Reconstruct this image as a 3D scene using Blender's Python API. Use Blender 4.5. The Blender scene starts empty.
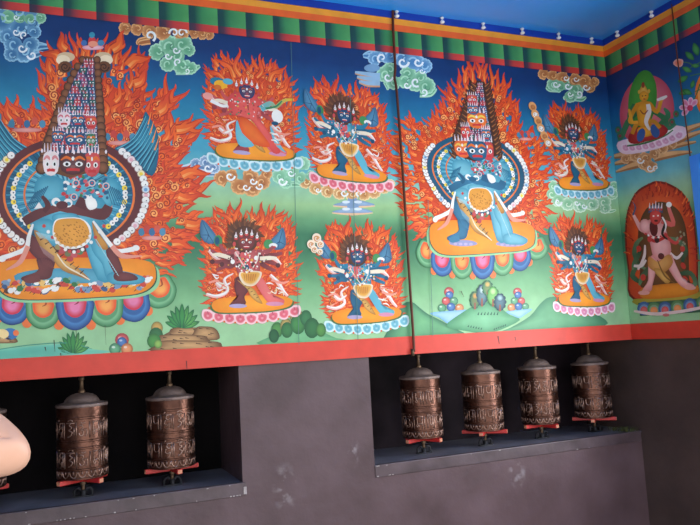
import bpy, bmesh, math, random
from mathutils import Vector, Matrix
PI = math.pi
C = bpy.context.scene.collection
Z0 = 1.45                      # height of the mural's lower edge above the floor

# ------------------------------------------------------------------ camera
F_PX = 711.997
RR = Vector((0.92472362, -0.37662648, -0.0551246))
UU = Vector((0.01042263, -0.11971306, 0.99275382))
FF = Vector((0.38049651, 0.91859745, 0.10677606))
CAM = Vector((-2.5265, -2.6524, 0.0760 + Z0))
cd = bpy.data.cameras.new('camera'); cam = bpy.data.objects.new('camera', cd); C.objects.link(cam)
m = Matrix((RR, UU, -FF)).transposed().to_4x4(); m.translation = CAM
cam.matrix_world = m
cd.sensor_width = 36.0; cd.lens = F_PX / 700 * 36.0; cd.clip_start = 0.02
bpy.context.scene.camera = cam

def ray(u, v):
    return RR * ((u - 350) / F_PX) + UU * ((262.5 - v) / F_PX) + FF
def on_back(u, v, y=0.0):
    d = ray(u, v); return CAM + d * ((y - CAM.y) / d.y)
def on_right(u, v, x=0.0):
    d = ray(u, v); return CAM + d * ((x - CAM.x) / d.x)

# ------------------------------------------------------------------ materials
def lin(c):
    def f(v):
        v = v / 255.0
        return v / 12.92 if v <= 0.04045 else ((v + 0.055) / 1.055) ** 2.4
    return (f(c[0]), f(c[1]), f(c[2]), 1.0)
def new_mat(name):
    mt = bpy.data.materials.new(name); mt.use_nodes = True
    nt = mt.node_tree; b = nt.nodes['Principled BSDF']
    return mt, nt, b
def noise_mix(nt, c1, c2, scale, detail=4, lo=.35, hi=.65, coord='Object'):
    tc = nt.nodes.new('ShaderNodeTexCoord'); n = nt.nodes.new('ShaderNodeTexNoise')
    n.inputs['Scale'].default_value = scale; n.inputs['Detail'].default_value = detail
    nt.links.new(tc.outputs[coord], n.inputs['Vector'])
    r = nt.nodes.new('ShaderNodeValToRGB'); r.color_ramp.elements[0].position = lo; r.color_ramp.elements[1].position = hi
    r.color_ramp.elements[0].color = c1; r.color_ramp.elements[1].color = c2
    nt.links.new(n.outputs['Fac'], r.inputs['Fac'])
    return r, n, tc
def mat(name, c, c2=None, scale=8, rough=.5, metal=0.0, spec=.5, bump=0.0, bscale=60, lo=.35, hi=.65):
    mt, nt, b = new_mat(name)
    r, n, tc = noise_mix(nt, lin(c), lin(c2 or c), scale, lo=lo, hi=hi)
    nt.links.new(r.outputs['Color'], b.inputs['Base Color'])
    b.inputs['Roughness'].default_value = rough; b.inputs['Metallic'].default_value = metal
    b.inputs['Specular IOR Level'].default_value = spec
    if bump:
        n2 = nt.nodes.new('ShaderNodeTexNoise'); n2.inputs['Scale'].default_value = bscale; n2.inputs['Detail'].default_value = 5
        nt.links.new(tc.outputs['Object'], n2.inputs['Vector'])
        bp = nt.nodes.new('ShaderNodeBump'); bp.inputs['Strength'].default_value = bump; bp.inputs['Distance'].default_value = .01
        nt.links.new(n2.outputs['Fac'], bp.inputs['Height']); nt.links.new(bp.outputs['Normal'], b.inputs['Normal'])
    return mt
def paint_mat():
    mt, nt, b = new_mat('mural_paint')
    a = nt.nodes.new('ShaderNodeAttribute'); a.attribute_name = 'Col'
    r, n, tc = noise_mix(nt, (.86, .86, .86, 1), (1.04, 1.04, 1.04, 1), 14, lo=.3, hi=.7)
    mx = nt.nodes.new('ShaderNodeMix'); mx.data_type = 'RGBA'; mx.blend_type = 'MULTIPLY'; mx.inputs['Factor'].default_value = 1
    nt.links.new(a.outputs['Color'], mx.inputs['A']); nt.links.new(r.outputs['Color'], mx.inputs['B'])
    nt.links.new(mx.outputs['Result'], b.inputs['Base Color'])
    b.inputs['Roughness'].default_value = .45; b.inputs['Specular IOR Level'].default_value = .35
    return mt
M = {}
M['paint'] = paint_mat()
def wall_mat():
    mt, nt, b = new_mat('maroon_wall_paint')
    r, n, tc = noise_mix(nt, lin((76, 57, 60)), lin((100, 79, 84)), 4, detail=8, lo=.3, hi=.7)
    # pale scuffs with a shape of their own
    col = r.outputs['Color']
    for (px, py, rad) in ((285, 487, .10), (517, 470, .09), (352, 452, .07)):
        p = on_back(px, py, .012)
        vm = nt.nodes.new('ShaderNodeVectorMath'); vm.operation = 'SUBTRACT'; vm.inputs[1].default_value = p
        nt.links.new(tc.outputs['Object'], vm.inputs[0])
        sc = nt.nodes.new('ShaderNodeVectorMath'); sc.operation = 'MULTIPLY'; sc.inputs[1].default_value = (1/(rad*.55), 4, 1/rad)
        nt.links.new(vm.outputs[0], sc.inputs[0])
        ln = nt.nodes.new('ShaderNodeVectorMath'); ln.operation = 'LENGTH'; nt.links.new(sc.outputs[0], ln.inputs[0])
        mr = nt.nodes.new('ShaderNodeMapRange'); mr.inputs['From Min'].default_value = 1; mr.inputs['From Max'].default_value = .1
        nt.links.new(ln.outputs['Value'], mr.inputs['Value'])
        nn = nt.nodes.new('ShaderNodeTexNoise'); nn.inputs['Scale'].default_value = 26; nn.inputs['Detail'].default_value = 6
        nt.links.new(tc.outputs['Object'], nn.inputs['Vector'])
        mr2 = nt.nodes.new('ShaderNodeMapRange'); mr2.inputs['From Min'].default_value = .5; mr2.inputs['From Max'].default_value = .75
        nt.links.new(nn.outputs['Fac'], mr2.inputs['Value'])
        ml = nt.nodes.new('ShaderNodeMath'); ml.operation = 'MULTIPLY'
        nt.links.new(mr.outputs['Result'], ml.inputs[0]); nt.links.new(mr2.outputs['Result'], ml.inputs[1])
        mx = nt.nodes.new('ShaderNodeMix'); mx.data_type = 'RGBA'
        nt.links.new(ml.outputs[0], mx.inputs['Factor']); nt.links.new(col, mx.inputs['A']); mx.inputs['B'].default_value = lin((165, 155, 160))
        col = mx.outputs['Result']
    nt.links.new(col, b.inputs['Base Color'])
    b.inputs['Roughness'].default_value = .42; b.inputs['Specular IOR Level'].default_value = .36
    n2 = nt.nodes.new('ShaderNodeTexNoise'); n2.inputs['Scale'].default_value = 22; n2.inputs['Detail'].default_value = 7
    nt.links.new(tc.outputs['Object'], n2.inputs['Vector'])
    bp = nt.nodes.new('ShaderNodeBump'); bp.inputs['Strength'].default_value = .25; bp.inputs['Distance'].default_value = .012
    nt.links.new(n2.outputs['Fac'], bp.inputs['Height']); nt.links.new(bp.outputs['Normal'], b.inputs['Normal'])
    return mt
M['wall'] = wall_mat()
M['wallr'] = mat('warm_bounce_wall_paint', (66, 51, 48), (84, 66, 62), 4, rough=.5, bump=.25, bscale=22)  # browner tint stands in for warm bounced light on this wall
M['recess'] = mat('recess_shade_plaster', (9, 7, 8), (19, 15, 17), 4, rough=.8, spec=.08, bump=.3, bscale=14)  # near-black base colour carries the shade inside the left niche
M['niche'] = mat('niche_shade_plaster', (16, 11, 13), (46, 36, 42), 3, rough=.75, spec=.12, bump=.3, bscale=14)  # right niche's shade and lighter patches of light are put into the colour
M['sill'] = mat('maroon_sill_paint', (68, 53, 57), (90, 73, 78), 9, rough=.4, bump=.2, bscale=30)
M['ledge'] = mat('ledge_gloss_paint', (92, 92, 104), (128, 127, 140), 7, rough=.3, bump=.15, bscale=18)  # pale bluish base stands in for sky reflected off the ledge
M['ceiling'] = mat('sky_blue_ceiling_paint', (24, 160, 250), (84, 150, 240), 1.1, rough=.35, lo=.4, hi=.7)
M['navy'] = mat('navy_trim_paint', (14, 48, 150), (20, 60, 165), 5, rough=.4)
M['floor'] = mat('cement_floor', (176, 168, 156), (194, 186, 174), 3, rough=.7, bump=.2)
M['ground'] = mat('courtyard_paving', (196, 190, 178), (212, 206, 194), 2, rough=.8)
M['blue'] = mat('blue_gloss_paint', (40, 140, 235), (56, 152, 240), 6, rough=.3)
M['copper'] = mat('dark_copper', (76, 50, 42), (106, 72, 60), 16, rough=.33, metal=.9, bump=.12, bscale=90)
M['copper_raised'] = mat('worn_copper', (124, 94, 82), (158, 128, 116), 30, rough=.42, metal=.85)
M['dusty'] = mat('dusty_copper', (110, 92, 88), (142, 122, 116), 22, rough=.62, metal=.6, bump=.2, bscale=120)
M['brass'] = mat('tarnished_brass', (88, 68, 52), (112, 90, 70), 40, rough=.5, metal=.7)
M['iron'] = mat('black_iron', (26, 26, 30), (42, 42, 48), 30, rough=.5, metal=.6)
M['redwood'] = mat('red_painted_wood', (190, 40, 40), (208, 62, 54), 14, rough=.45)
M['bareend'] = mat('worn_wood_end', (205, 140, 105), (185, 110, 85), 30, rough=.6)
M['cable'] = mat('brown_cable', (84, 40, 24), (98, 50, 32), 20, rough=.5, spec=.3)
M['pin'] = mat('white_plastic', (225, 228, 232), (240, 240, 240), 20, rough=.35)
M['chip'] = mat('bare_plaster', (190, 180, 178), (160, 148, 148), 60, rough=.8)
M['skin'] = mat('skin', (226, 172, 146), (234, 186, 162), 7, rough=.5)
M['hair'] = mat('dark_hair', (30, 22, 18), (46, 34, 26), 60, rough=.5)
M['shirt'] = mat('grey_cotton', (120, 126, 132), (138, 142, 148), 20, rough=.85)
M['trousers'] = mat('khaki_cotton', (112, 102, 80), (126, 116, 94), 20, rough=.85)
M['shoe'] = mat('brown_leather', (60, 42, 30), (74, 54, 40), 20, rough=.5)
M['eye'] = mat('eye_white', (225, 222, 215), None, 5, rough=.3)
M['moss'] = mat('moss', (62, 66, 34), (88, 88, 46), 40, rough=.9)
def glass_mat():
    mt, nt, b = new_mat('window_glass'); nt.nodes.remove(b)
    t = nt.nodes.new('ShaderNodeBsdfTransparent'); t.inputs['Color'].default_value = (.95, .98, 1, 1)
    g = nt.nodes.new('ShaderNodeBsdfGlossy'); g.inputs['Roughness'].default_value = .02
    mx = nt.nodes.new('ShaderNodeMixShader'); mx.inputs['Fac'].default_value = .06
    nt.links.new(t.outputs[0], mx.inputs[1]); nt.links.new(g.outputs[0], mx.inputs[2])
    nt.links.new(mx.outputs[0], nt.nodes['Material Output'].inputs['Surface']); return mt
M['glass'] = glass_mat()

# ------------------------------------------------------------------ object helpers
def tag(o, label=None, cat=None, group=None, kind=None):
    if label: o['label'] = label
    if cat: o['category'] = cat
    if group: o['group'] = group
    if kind: o['kind'] = kind
    return o
def link_mesh(name, me, mt=None, parent=None, smooth=False):
    o = bpy.data.objects.new(name, me); C.objects.link(o)
    if mt: me.materials.append(mt)
    if parent: o.parent = parent
    if smooth:
        for p in me.polygons: p.use_smooth = True
    return o
def pydata(name, v, f, mt=None, parent=None, smooth=False):
    me = bpy.data.meshes.new(name); me.from_pydata([tuple(q) for q in v], [], f); me.update()
    return link_mesh(name, me, mt, parent, smooth)
class MB:
    def __init__(s): s.bm = bmesh.new()
    def box(s, lo, hi, bevel=0.0):
        vs = [s.bm.verts.new((x, y, z)) for x in (lo[0], hi[0]) for y in (lo[1], hi[1]) for z in (lo[2], hi[2])]
        fs = [(0,1,3,2),(4,6,7,5),(0,4,5,1),(2,3,7,6),(0,2,6,4),(1,5,7,3)]
        F = [s.bm.faces.new([vs[i] for i in q]) for q in fs]
        if bevel:
            es = list({e for f in F for e in f.edges})
            bmesh.ops.bevel(s.bm, geom=es, offset=bevel, segments=2, profile=.5, affect='EDGES')
        return s
    def quad(s, a, b, c, d):
        s.bm.faces.new([s.bm.verts.new(p) for p in (a, b, c, d)]); return s
    def lathe(s, prof, n=40, cx=0, cy=0):
        rings = []
        for r, z in prof:
            if r < 1e-5: rings.append([s.bm.verts.new((cx, cy, z))])
            else: rings.append([s.bm.verts.new((cx + r*math.cos(2*PI*k/n), cy + r*math.sin(2*PI*k/n), z)) for k in range(n)])
        for a, b in zip(rings, rings[1:]):
            for k in range(n):
                k2 = (k + 1) % n
                if len(a) == 1 and len(b) == 1: continue
                if len(a) == 1: s.bm.faces.new((a[0], b[k], b[k2]))
                elif len(b) == 1: s.bm.faces.new((a[k], b[0], a[k2]))
                else: s.bm.faces.new((a[k], b[k], b[k2], a[k2]))
        return s
    def tube(s, pts, r, n=8, cap=True):
        pts = [Vector(p) for p in pts]
        rs = r if isinstance(r, (list, tuple)) else [r]*len(pts)
        rings = []; prev = None
        for i, p in enumerate(pts):
            t = (pts[min(i+1, len(pts)-1)] - pts[max(i-1, 0)]).normalized()
            if prev is None: a = t.orthogonal().normalized()
            else: a = (prev - t * prev.dot(t)).normalized()
            prev = a; b = t.cross(a)
            rings.append([s.bm.verts.new(p + (a*math.cos(2*PI*k/n) + b*math.sin(2*PI*k/n))*rs[i]) for k in range(n)])
        for A, B in zip(rings, rings[1:]):
            for k in range(n): s.bm.faces.new((A[k], A[(k+1)%n], B[(k+1)%n], B[k]))
        if cap: s.bm.faces.new(rings[0][::-1]); s.bm.faces.new(rings[-1])
        return s
    def xform(s, mtx):
        bmesh.ops.transform(s.bm, matrix=mtx, verts=s.bm.verts); return s
    def build(s, name, mt, parent=None, smooth=False, angle=None):
        bmesh.ops.recalc_face_normals(s.bm, faces=s.bm.faces)
        me = bpy.data.meshes.new(name); s.bm.to_mesh(me); s.bm.free()
        o = link_mesh(name, me, mt, parent, smooth)
        if angle and smooth:
            me.set_sharp_from_angle(angle=math.radians(angle))
        return o
def empty(name, loc, rz=0):
    o = bpy.data.objects.new(name, None); C.objects.link(o); o.location = loc; o.rotation_euler.z = rz
    o.empty_display_size = .05
    return o

# ------------------------------------------------------------------ setting
HW = 1.45            # painted height
ZL = Z0 - .43        # niche ledge
ND = .37             # niche depth
YW = .012            # face of the lower wall (the mural boards stand 12 mm proud)
N1L, N1R, N2L = -3.75, -1.900, -1.365
XL = -4.6
tag(MB().box((XL, -3.1, -.1), (0.2, YW, 0)).build('floor', M['floor']), kind='structure')
tag(MB().quad((-14, -16, -.12), (14, -16, -.12), (14, 3, -.12), (-14, 3, -.12)).build('courtyard_ground', M['ground']), 'pale paved courtyard ground outside the porch', 'ground', kind='structure')
b = MB()
zt = Z0 + .04
ztop = Z0 + 1.50
yb = YW + ND
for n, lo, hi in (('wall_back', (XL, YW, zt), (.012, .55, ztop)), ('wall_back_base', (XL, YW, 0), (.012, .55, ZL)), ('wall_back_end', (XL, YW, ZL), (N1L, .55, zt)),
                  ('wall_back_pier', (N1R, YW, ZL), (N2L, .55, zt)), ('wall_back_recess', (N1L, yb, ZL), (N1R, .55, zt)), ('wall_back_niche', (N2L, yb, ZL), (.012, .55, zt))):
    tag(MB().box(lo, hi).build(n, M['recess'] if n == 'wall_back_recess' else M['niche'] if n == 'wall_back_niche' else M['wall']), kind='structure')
for x0, x1, n in ((N1L, N1R, 'trim_1'), (N2L, .012, 'trim_2')):
    o = MB().box((x0, YW - .003, ZL - .006), (x1, YW + ND, ZL + .001)).build(n, M['ledge']); tag(o, kind='structure')
for x0, x1, n in ((N1L, N1R + .012, 'trim_3'), (N2L, .010, 'trim_4')):
    o = MB().box((x0, YW - .004, ZL - .047), (x1, YW + .02, ZL + .0015), .003).build(n, M['sill']); tag(o, kind='structure')
    rnd = random.Random(5 if n == 'trim_3' else 9)
    chips = MB()
    for k in range(26 if n == 'trim_3' else 12):
        cx = rnd.uniform(-2.75, N1R) if n == 'trim_3' else rnd.choice((rnd.uniform(N2L, N2L + .12), rnd.uniform(N2L, -.2)))
        cz = rnd.choice((ZL - .044, ZL - .044, ZL - .004)); w = rnd.uniform(.002, .008)
        chips.box((cx, YW - .0048, cz), (cx + w, YW - .0038, cz + rnd.uniform(.0015, .004)))
    if n == 'trim_3': chips.box((N1R + .001, YW - .0055, ZL - .040), (N1R + .0125, YW - .003, ZL - .014), .001)
    chips.build('paint_chip', M['chip'], o)['kind'] = 'stuff'
# right wall with the window opening
WY0, WY1, WZ0, WZ1 = -.505, -1.65, Z0 - .45, Z0 + .72
b = MB()
def fx(y0, y1, z0, z1, x=.012): b.quad((x, y0, z0), (x, y1, z0), (x, y1, z1), (x, y0, z1))
for x in (.012, .1):
    fx(.55, WY0, 0, ztop, x); fx(WY1, -3.1, 0, ztop, x); fx(WY0, WY1, 0, WZ0, x); fx(WY0, WY1, WZ1, ztop, x)
b.quad((.012, WY0, WZ0), (.1, WY0, WZ0), (.1, WY0, WZ1), (.012, WY0, WZ1)); b.quad((.012, WY1, WZ0), (.1, WY1, WZ0), (.1, WY1, WZ1), (.012, WY1, WZ1))
b.quad((.012, WY0, WZ0), (.1, WY0, WZ0), (.1, WY1, WZ0), (.012, WY1, WZ0)); b.quad((.012, WY0, WZ1), (.1, WY0, WZ1), (.1, WY1, WZ1), (.012, WY1, WZ1))
wr = b.build('wall_right', M['wallr']); tag(wr, kind='structure')
tag(MB().box((XL, -3.1, Z0 + 1.482), (.2, .3, Z0 + 1.60)).build('ceiling', M['ceiling']), kind='structure')
tag(MB().box((XL, -.010, Z0 + 1.4505), (-.010, YW, Z0 + 1.4815)).build('trim_5', M['navy']), kind='structure')
tag(MB().box((-.010, -3.1, Z0 + 1.4505), (.012, YW, Z0 + 1.4815)).build('trim_6', M['navy']), kind='structure')
tag(MB().box((XL - .15, -3.1, 0), (XL, .55, ztop)).build('wall_left', M['wall']), kind='structure')
# window: blue frame on the wall face, casement bars, glass
b = MB()
fw = .052
b.box((-.022, WY0, WZ0 - fw), (.03, WY0 + fw, WZ1 + fw), .003).box((-.022, WY1 - fw, WZ0 - fw), (.03, WY1, WZ1 + fw), .003)
b.box((-.022, WY1, WZ1), (.03, WY0, WZ1 + fw), .003).box((-.03, WY1, WZ0 - fw), (.03, WY0, WZ0), .003)
w1 = b.build('window_1', M['blue']); tag(w1, kind='structure')
b = MB(); mid = (WY0 + WY1) / 2
b.box((.05, mid - .02, WZ0), (.08, mid + .02, WZ1)).box((.05, WY1, WZ0 + .75), (.08, WY0, WZ0 + .78))
b.build('casement_bar', M['blue'], w1)
MB().box((.063, WY1, WZ0), (.067, WY0, WZ1)).build('window_pane', M['glass'], w1)

# ------------------------------------------------------------------ painting kit
def cr(pts, n=6, closed=True):
    P = [Vector(p) for p in pts]; N = len(P); out = []
    rng = range(N) if closed else range(N - 1)
    for i in rng:
        if closed: a, b_, c, d = P[(i-1) % N], P[i], P[(i+1) % N], P[(i+2) % N]
        else: a, b_, c, d = P[max(i-1, 0)], P[i], P[i+1], P[min(i+2, N-1)]
        for k in range(n):
            t = k / n
            out.append(.5*((2*b_) + (c-a)*t + (2*a-5*b_+4*c-d)*t*t + (3*b_-a-3*c+d)*t**3))
    if not closed: out.append(P[-1])
    return out
def mixc(a, b_, t): return tuple(a[i]*(1-t) + b_[i]*t for i in range(3))
class Art:
    """brush work: shapes on a wall plane, later strokes lie over earlier ones"""
    def __init__(s, T=None): s.sh = []; s.T = T or (lambda x, y: (x, y))
    def _add(s, v, f, c): s.sh.append(([s.T(p[0], p[1]) for p in v], f, c))
    def poly(s, pts, col, smooth=0):
        v = cr(pts, smooth) if smooth else pts
        s._add(v, [tuple(range(len(v)))], [col]*len(v)); return s
    def blob(s, pts, edge, mid=None, n=4, inner=None, cen=None):
        v = cr(pts, n) if n else [Vector(p) for p in pts]
        if mid is None: return s.poly(v, edge)
        c = Vector(cen) if cen else sum(v, Vector((0, 0))) / len(v)
        N = len(v); vv = list(v); cc = [edge]*N; ff = []
        for k in ((inner or [])):
            pass
        vv += [c + (q - c)*.55 for q in v]; cc += [mixc(edge, mid, .75)]*N
        vv.append(c); cc.append(mid)
        for i in range(N):
            j = (i+1) % N
            ff.append((i, j, N+j, N+i)); ff.append((N+i, N+j, 2*N))
        s._add(vv, ff, cc); return s
    def rings(s, pts, stops, n=4, cen=None):
        v = cr(pts, n) if n else [Vector(p) for p in pts]
        c = Vector(cen) if cen else sum(v, Vector((0, 0))) / len(v)
        N = len(v); vv = []; cc = []; ff = []
        for k, (sc, col) in enumerate(stops):
            vv += [c + (q - c)*sc for q in v]; cc += [col]*N
            if k:
                for i in range(N):
                    j = (i+1) % N; ff.append(((k-1)*N+i, (k-1)*N+j, k*N+j, k*N+i))
        vv.append(c); cc.append(stops[-1][1]); K = len(stops)-1
        for i in range(N): ff.append((K*N+i, K*N+(i+1) % N, len(vv)-1))
        s._add(vv, ff, cc); return s
    def ell(s, x, y, rx, ry=None, col=(0, 0, 0), mid=None, rot=0, n=14):
        ry = ry or rx; c, q = math.cos(rot), math.sin(rot); pts = []
        for k in range(n):
            a = 2*PI*k/n; u, w = rx*math.cos(a), ry*math.sin(a); pts.append((x + u*c - w*q, y + u*q + w*c))
        if mid is None: return s.poly(pts, col)
        return s.blob(pts, col, mid, n=0, cen=(x, y))
    def stroke(s, pts, w, col, col2=None, n=4):
        P = cr(pts, n, closed=False) if n and len(pts) > 2 else [Vector(p) for p in pts]
        N = len(P)
        if not isinstance(w, (list, tuple)): w = (w, w)
        v = []; c = []; f = []
        for i, p in enumerate(P):
            t = i/(N-1); d = P[min(i+1, N-1)] - P[max(i-1, 0)]
            if d.length < 1e-9: d = Vector((1, 0))
            d.normalize(); nrm = Vector((-d.y, d.x))
            k = t*(len(w)-1); a = min(int(k), len(w)-2); ww = w[a]*(1-(k-a)) + w[a+1]*(k-a)
            v += [p + nrm*ww/2, p - nrm*ww/2]; cc = mixc(col, col2, t) if col2 else col; c += [cc, cc]
            if i: f.append((2*i-2, 2*i-1, 2*i+1, 2*i))
        s._add(v, f, c); return s
    def spiral(s, x, y, r, col, w=1.0, turns=1.5, a0=0.0, sgn=1):
        n = 12; pts = []
        for k in range(n+1):
            t = k/n; a = a0 + sgn*turns*2*PI*t; q = r*(1-.85*t); pts.append((x + q*math.cos(a), y + q*math.sin(a)))
        return s.stroke(pts, (w, w*.6), col, n=0)
    def build(s, name, parent, plane, h0, budget, label=None):
        v = []; f = []; c = []; N = max(1, len(s.sh))
        for i, (vs, fs, cs) in enumerate(s.sh):
            h = h0 + budget*i/N; o = len(v)
            for p in vs:
                q = on_back(p[0], p[1], -h) if plane == 'back' else on_right(p[0], p[1], -h)
                if plane == 'back': q.x = min(q.x, -.001)
                else: q.y = min(q.y, -.001)
                v.append(q)
            f += [tuple(k+o for k in q) for q in fs]; c += cs
        me = bpy.data.meshes.new(name); me.from_pydata([tuple(q) for q in v], [], f); me.update()
        at = me.color_attributes.new('Col', 'FLOAT_COLOR', 'POINT')
        fl = []
        for q in c: fl += lin(q)
        at.data.foreach_set('color', fl)
        # faces look out of the wall
        bm = bmesh.new(); bm.from_mesh(me)
        nv = Vector((0, -1, 0)) if plane == 'back' else Vector((-1, 0, 0))
        for q in bm.faces:
            q.normal_update()
            if q.normal.dot(nv) < 0: q.normal_flip()
        bm.to_mesh(me); bm.free()
        o = link_mesh(name, me, M['paint'], parent)
        if label: o['label'] = label
        return o

OR1, OR2, OR3, DRED, FLM = (242, 110, 40), (252, 168, 92), (232, 84, 36), (168, 46, 30), (212, 64, 34)
def lick(a, x, y, ang, L, w, bend, rnd, dim=1.0):
    d = Vector((math.cos(ang), math.sin(ang))); nr = Vector((-d.y, d.x)); p0 = Vector((x, y))
    ts = (0, .14, .28, .42, .56, .7, .85, 1)
    def at(t, L=L): return p0 + d*(L*t) + nr*(bend*math.sin(2*PI*.85*t)*(.5 + .6*t))
    body = rnd.choice((OR1, OR1, OR3, (244, 116, 46))); tip = rnd.choice((OR3, FLM, (222, 66, 40)))
    sides = []
    for t0, sd in ((.18, rnd.choice((-1, 1))), (.42, 0)):
        sd = sd or -sides[0][1]; q = at(t0); d2 = (d*.7 + nr*sd*.9).normalized(); l2 = L*rnd.uniform(.32, .46)*(1 - .3*t0)
        sides.append(([q, q + d2*l2*.45, q + d2*l2*.7 + d*l2*.25, q + d2*l2*.62 + d*l2*.62], sd))
    a.stroke([at(t, L*1.05) for t in ts], (w*1.2, w*1.3, w*.95, w*.6, .5), DRED, FLM, n=2)
    for P, sd in sides: a.stroke(P, (w*.7, w*.62, w*.42, .4), DRED, FLM, n=2)
    for P, sd in sides: a.stroke(P, (w*.5, w*.44, w*.26, .2), body, tip, n=2)
    a.stroke([at(t) for t in ts], (w*.95, w, w*.68, w*.36, .2), body, tip, n=2)
    if w > 2: a.stroke([at(t) + nr*w*.1 for t in (.02, .2, .38, .58)], (w*.3, w*.28, .1), OR2, OR1, n=2)
def flames(a, contour, cen, s, seed, rows=4, up=.55, shrink=.15, base=True, spirals=0, edge=FLM, bk=.78):
    rnd = random.Random(seed)
    P = cr(contour, 8, closed=False); cen = Vector(cen)
    inn = [cen + (p - cen)*bk for p in P]
    a.blob(inn, edge, OR1, n=0, cen=cen)
    for r in range(rows):
        k = 1 - r*shrink
        Q = [cen + (p - cen)*k for p in P]
        dist = 0; step = s*(.82 + .08*r); nxt = rnd.uniform(0, step)
        spots = []
        for u, v in zip(Q, Q[1:]):
            seg = (v-u).length
            while nxt <= dist + seg and seg > 0:
                t = (nxt - dist)/seg; spots.append(u.lerp(v, t)); nxt += step*rnd.uniform(.8, 1.2)
            dist += seg
        for p in spots:
            rad = (p - cen).normalized(); d = (rad + Vector((0, -up))).normalized()
            L = s*rnd.uniform(1.7, 2.9)*(1.0 if r == 0 else .72); ang = math.atan2(d.y, d.x) + rnd.uniform(-.35, .35)
            root = p - d*L*.8
            lick(a, root.x, root.y, ang, L, s*rnd.uniform(.42, .6)*(1 if r == 0 else .9), s*rnd.uniform(.16, .32)*rnd.choice((-1, 1)), rnd)
            if r and rnd.random() < .5:
                c = p - d*L*.5; r_ = s*rnd.uniform(.2, .34)
                a.ell(c.x, c.y, r_, r_, rnd.choice((OR2, OR1, OR3)), n=9); a.spiral(c.x, c.y, r_, DRED, s*.12, 1.2, rnd.uniform(0, 6), rnd.choice((-1, 1)))
    for _ in range(spirals):
        p = rnd.choice(P); k = rnd.uniform(.5, .86); q = cen + (p - cen)*k
        r_ = s*rnd.uniform(.2, .42)
        a.ell(q.x, q.y, r_, r_, rnd.choice((OR2, OR1, (250, 176, 104))), n=10); a.spiral(q.x, q.y, r_, DRED, s*.13, 1.4, rnd.uniform(0, 6), rnd.choice((-1, 1)))
    return a
def puff_cloud(a, lobes, edge, mid, curls=(), tails=(), white=(240, 244, 244)):
    rnd = random.Random(int(lobes[0][0]*7 + lobes[0][1]))
    for (pts, w) in tails:
        a.stroke(pts, (w, w*.9, w*.3), edge, n=4); a.stroke(pts, (w*.62, w*.56, .2), mid, n=4)
        a.stroke([(x, y - w*.12) for x, y in pts], (w*.16, w*.16, .1), edge, n=4)
    cx = sum(q[0] for q in lobes)/len(lobes); cy = sum(q[1] for q in lobes)/len(lobes)
    for (x, y, r) in lobes:                       # scalloped rim
        an0 = math.atan2(y - cy, x - cx)
        for k in range(7):
            an = an0 - 1.7 + 3.4*k/6; a.ell(x + r*.72*math.cos(an), y + r*.66*math.sin(an), r*.36, r*.34, edge, n=10)
            a.ell(x + r*.66*math.cos(an), y + r*.60*math.sin(an), r*.26, r*.24, mixc(edge, mid, .5), n=9)
    for (x, y, r) in lobes:
        a.ell(x, y, r*.80, r*.74, mixc(edge, mid, .5), mid, n=16)
    for (x, y, r) in lobes:
        an = rnd.uniform(0, 6.28); a.spiral(x, y, r*.55, edge, r*.2, .7, an, 1)
        if rnd.random() < .5: a.spiral(x + r*.3, y + r*.2, r*.4, mixc(mid, (20, 40, 60), .3), r*.09, .6, an + 2, -1)
    for (x, y, r, a0, sg) in curls:
        a.spiral(x, y, r, white, r*.42, 1.0, a0, sg)
    return a
def lotus(a, ps, outer, inner, tip=None):
    """row of small scalloped petals; ps = (x, y, rx, ry, rot)"""
    for (x, y, rx, ry, rot) in ps:
        c, q = math.cos(rot), math.sin(rot)
        pts = [(x + rx*u*c - ry*w*q, y + rx*u*q + ry*w*c) for u, w in ((-1, -.5), (-.95, .3), (-.55, .85), (0, 1.05), (.55, .85), (.95, .3), (1, -.5), (0, -.9))]
        a.rings(pts, ((1, mixc(outer, inner, .3)), (.92, outer), (.76, outer), (.6, mixc(outer, inner, .8)), (.3, inner), (.1, mixc(outer, inner, .5))), n=3)
        a.stroke(((x - rx*.1, y - ry*.6), (x + rx*.05, y - ry*.1)), (rx*.12, rx*.05), mixc(inner, (60, 20, 40), .3))
    return a

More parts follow.
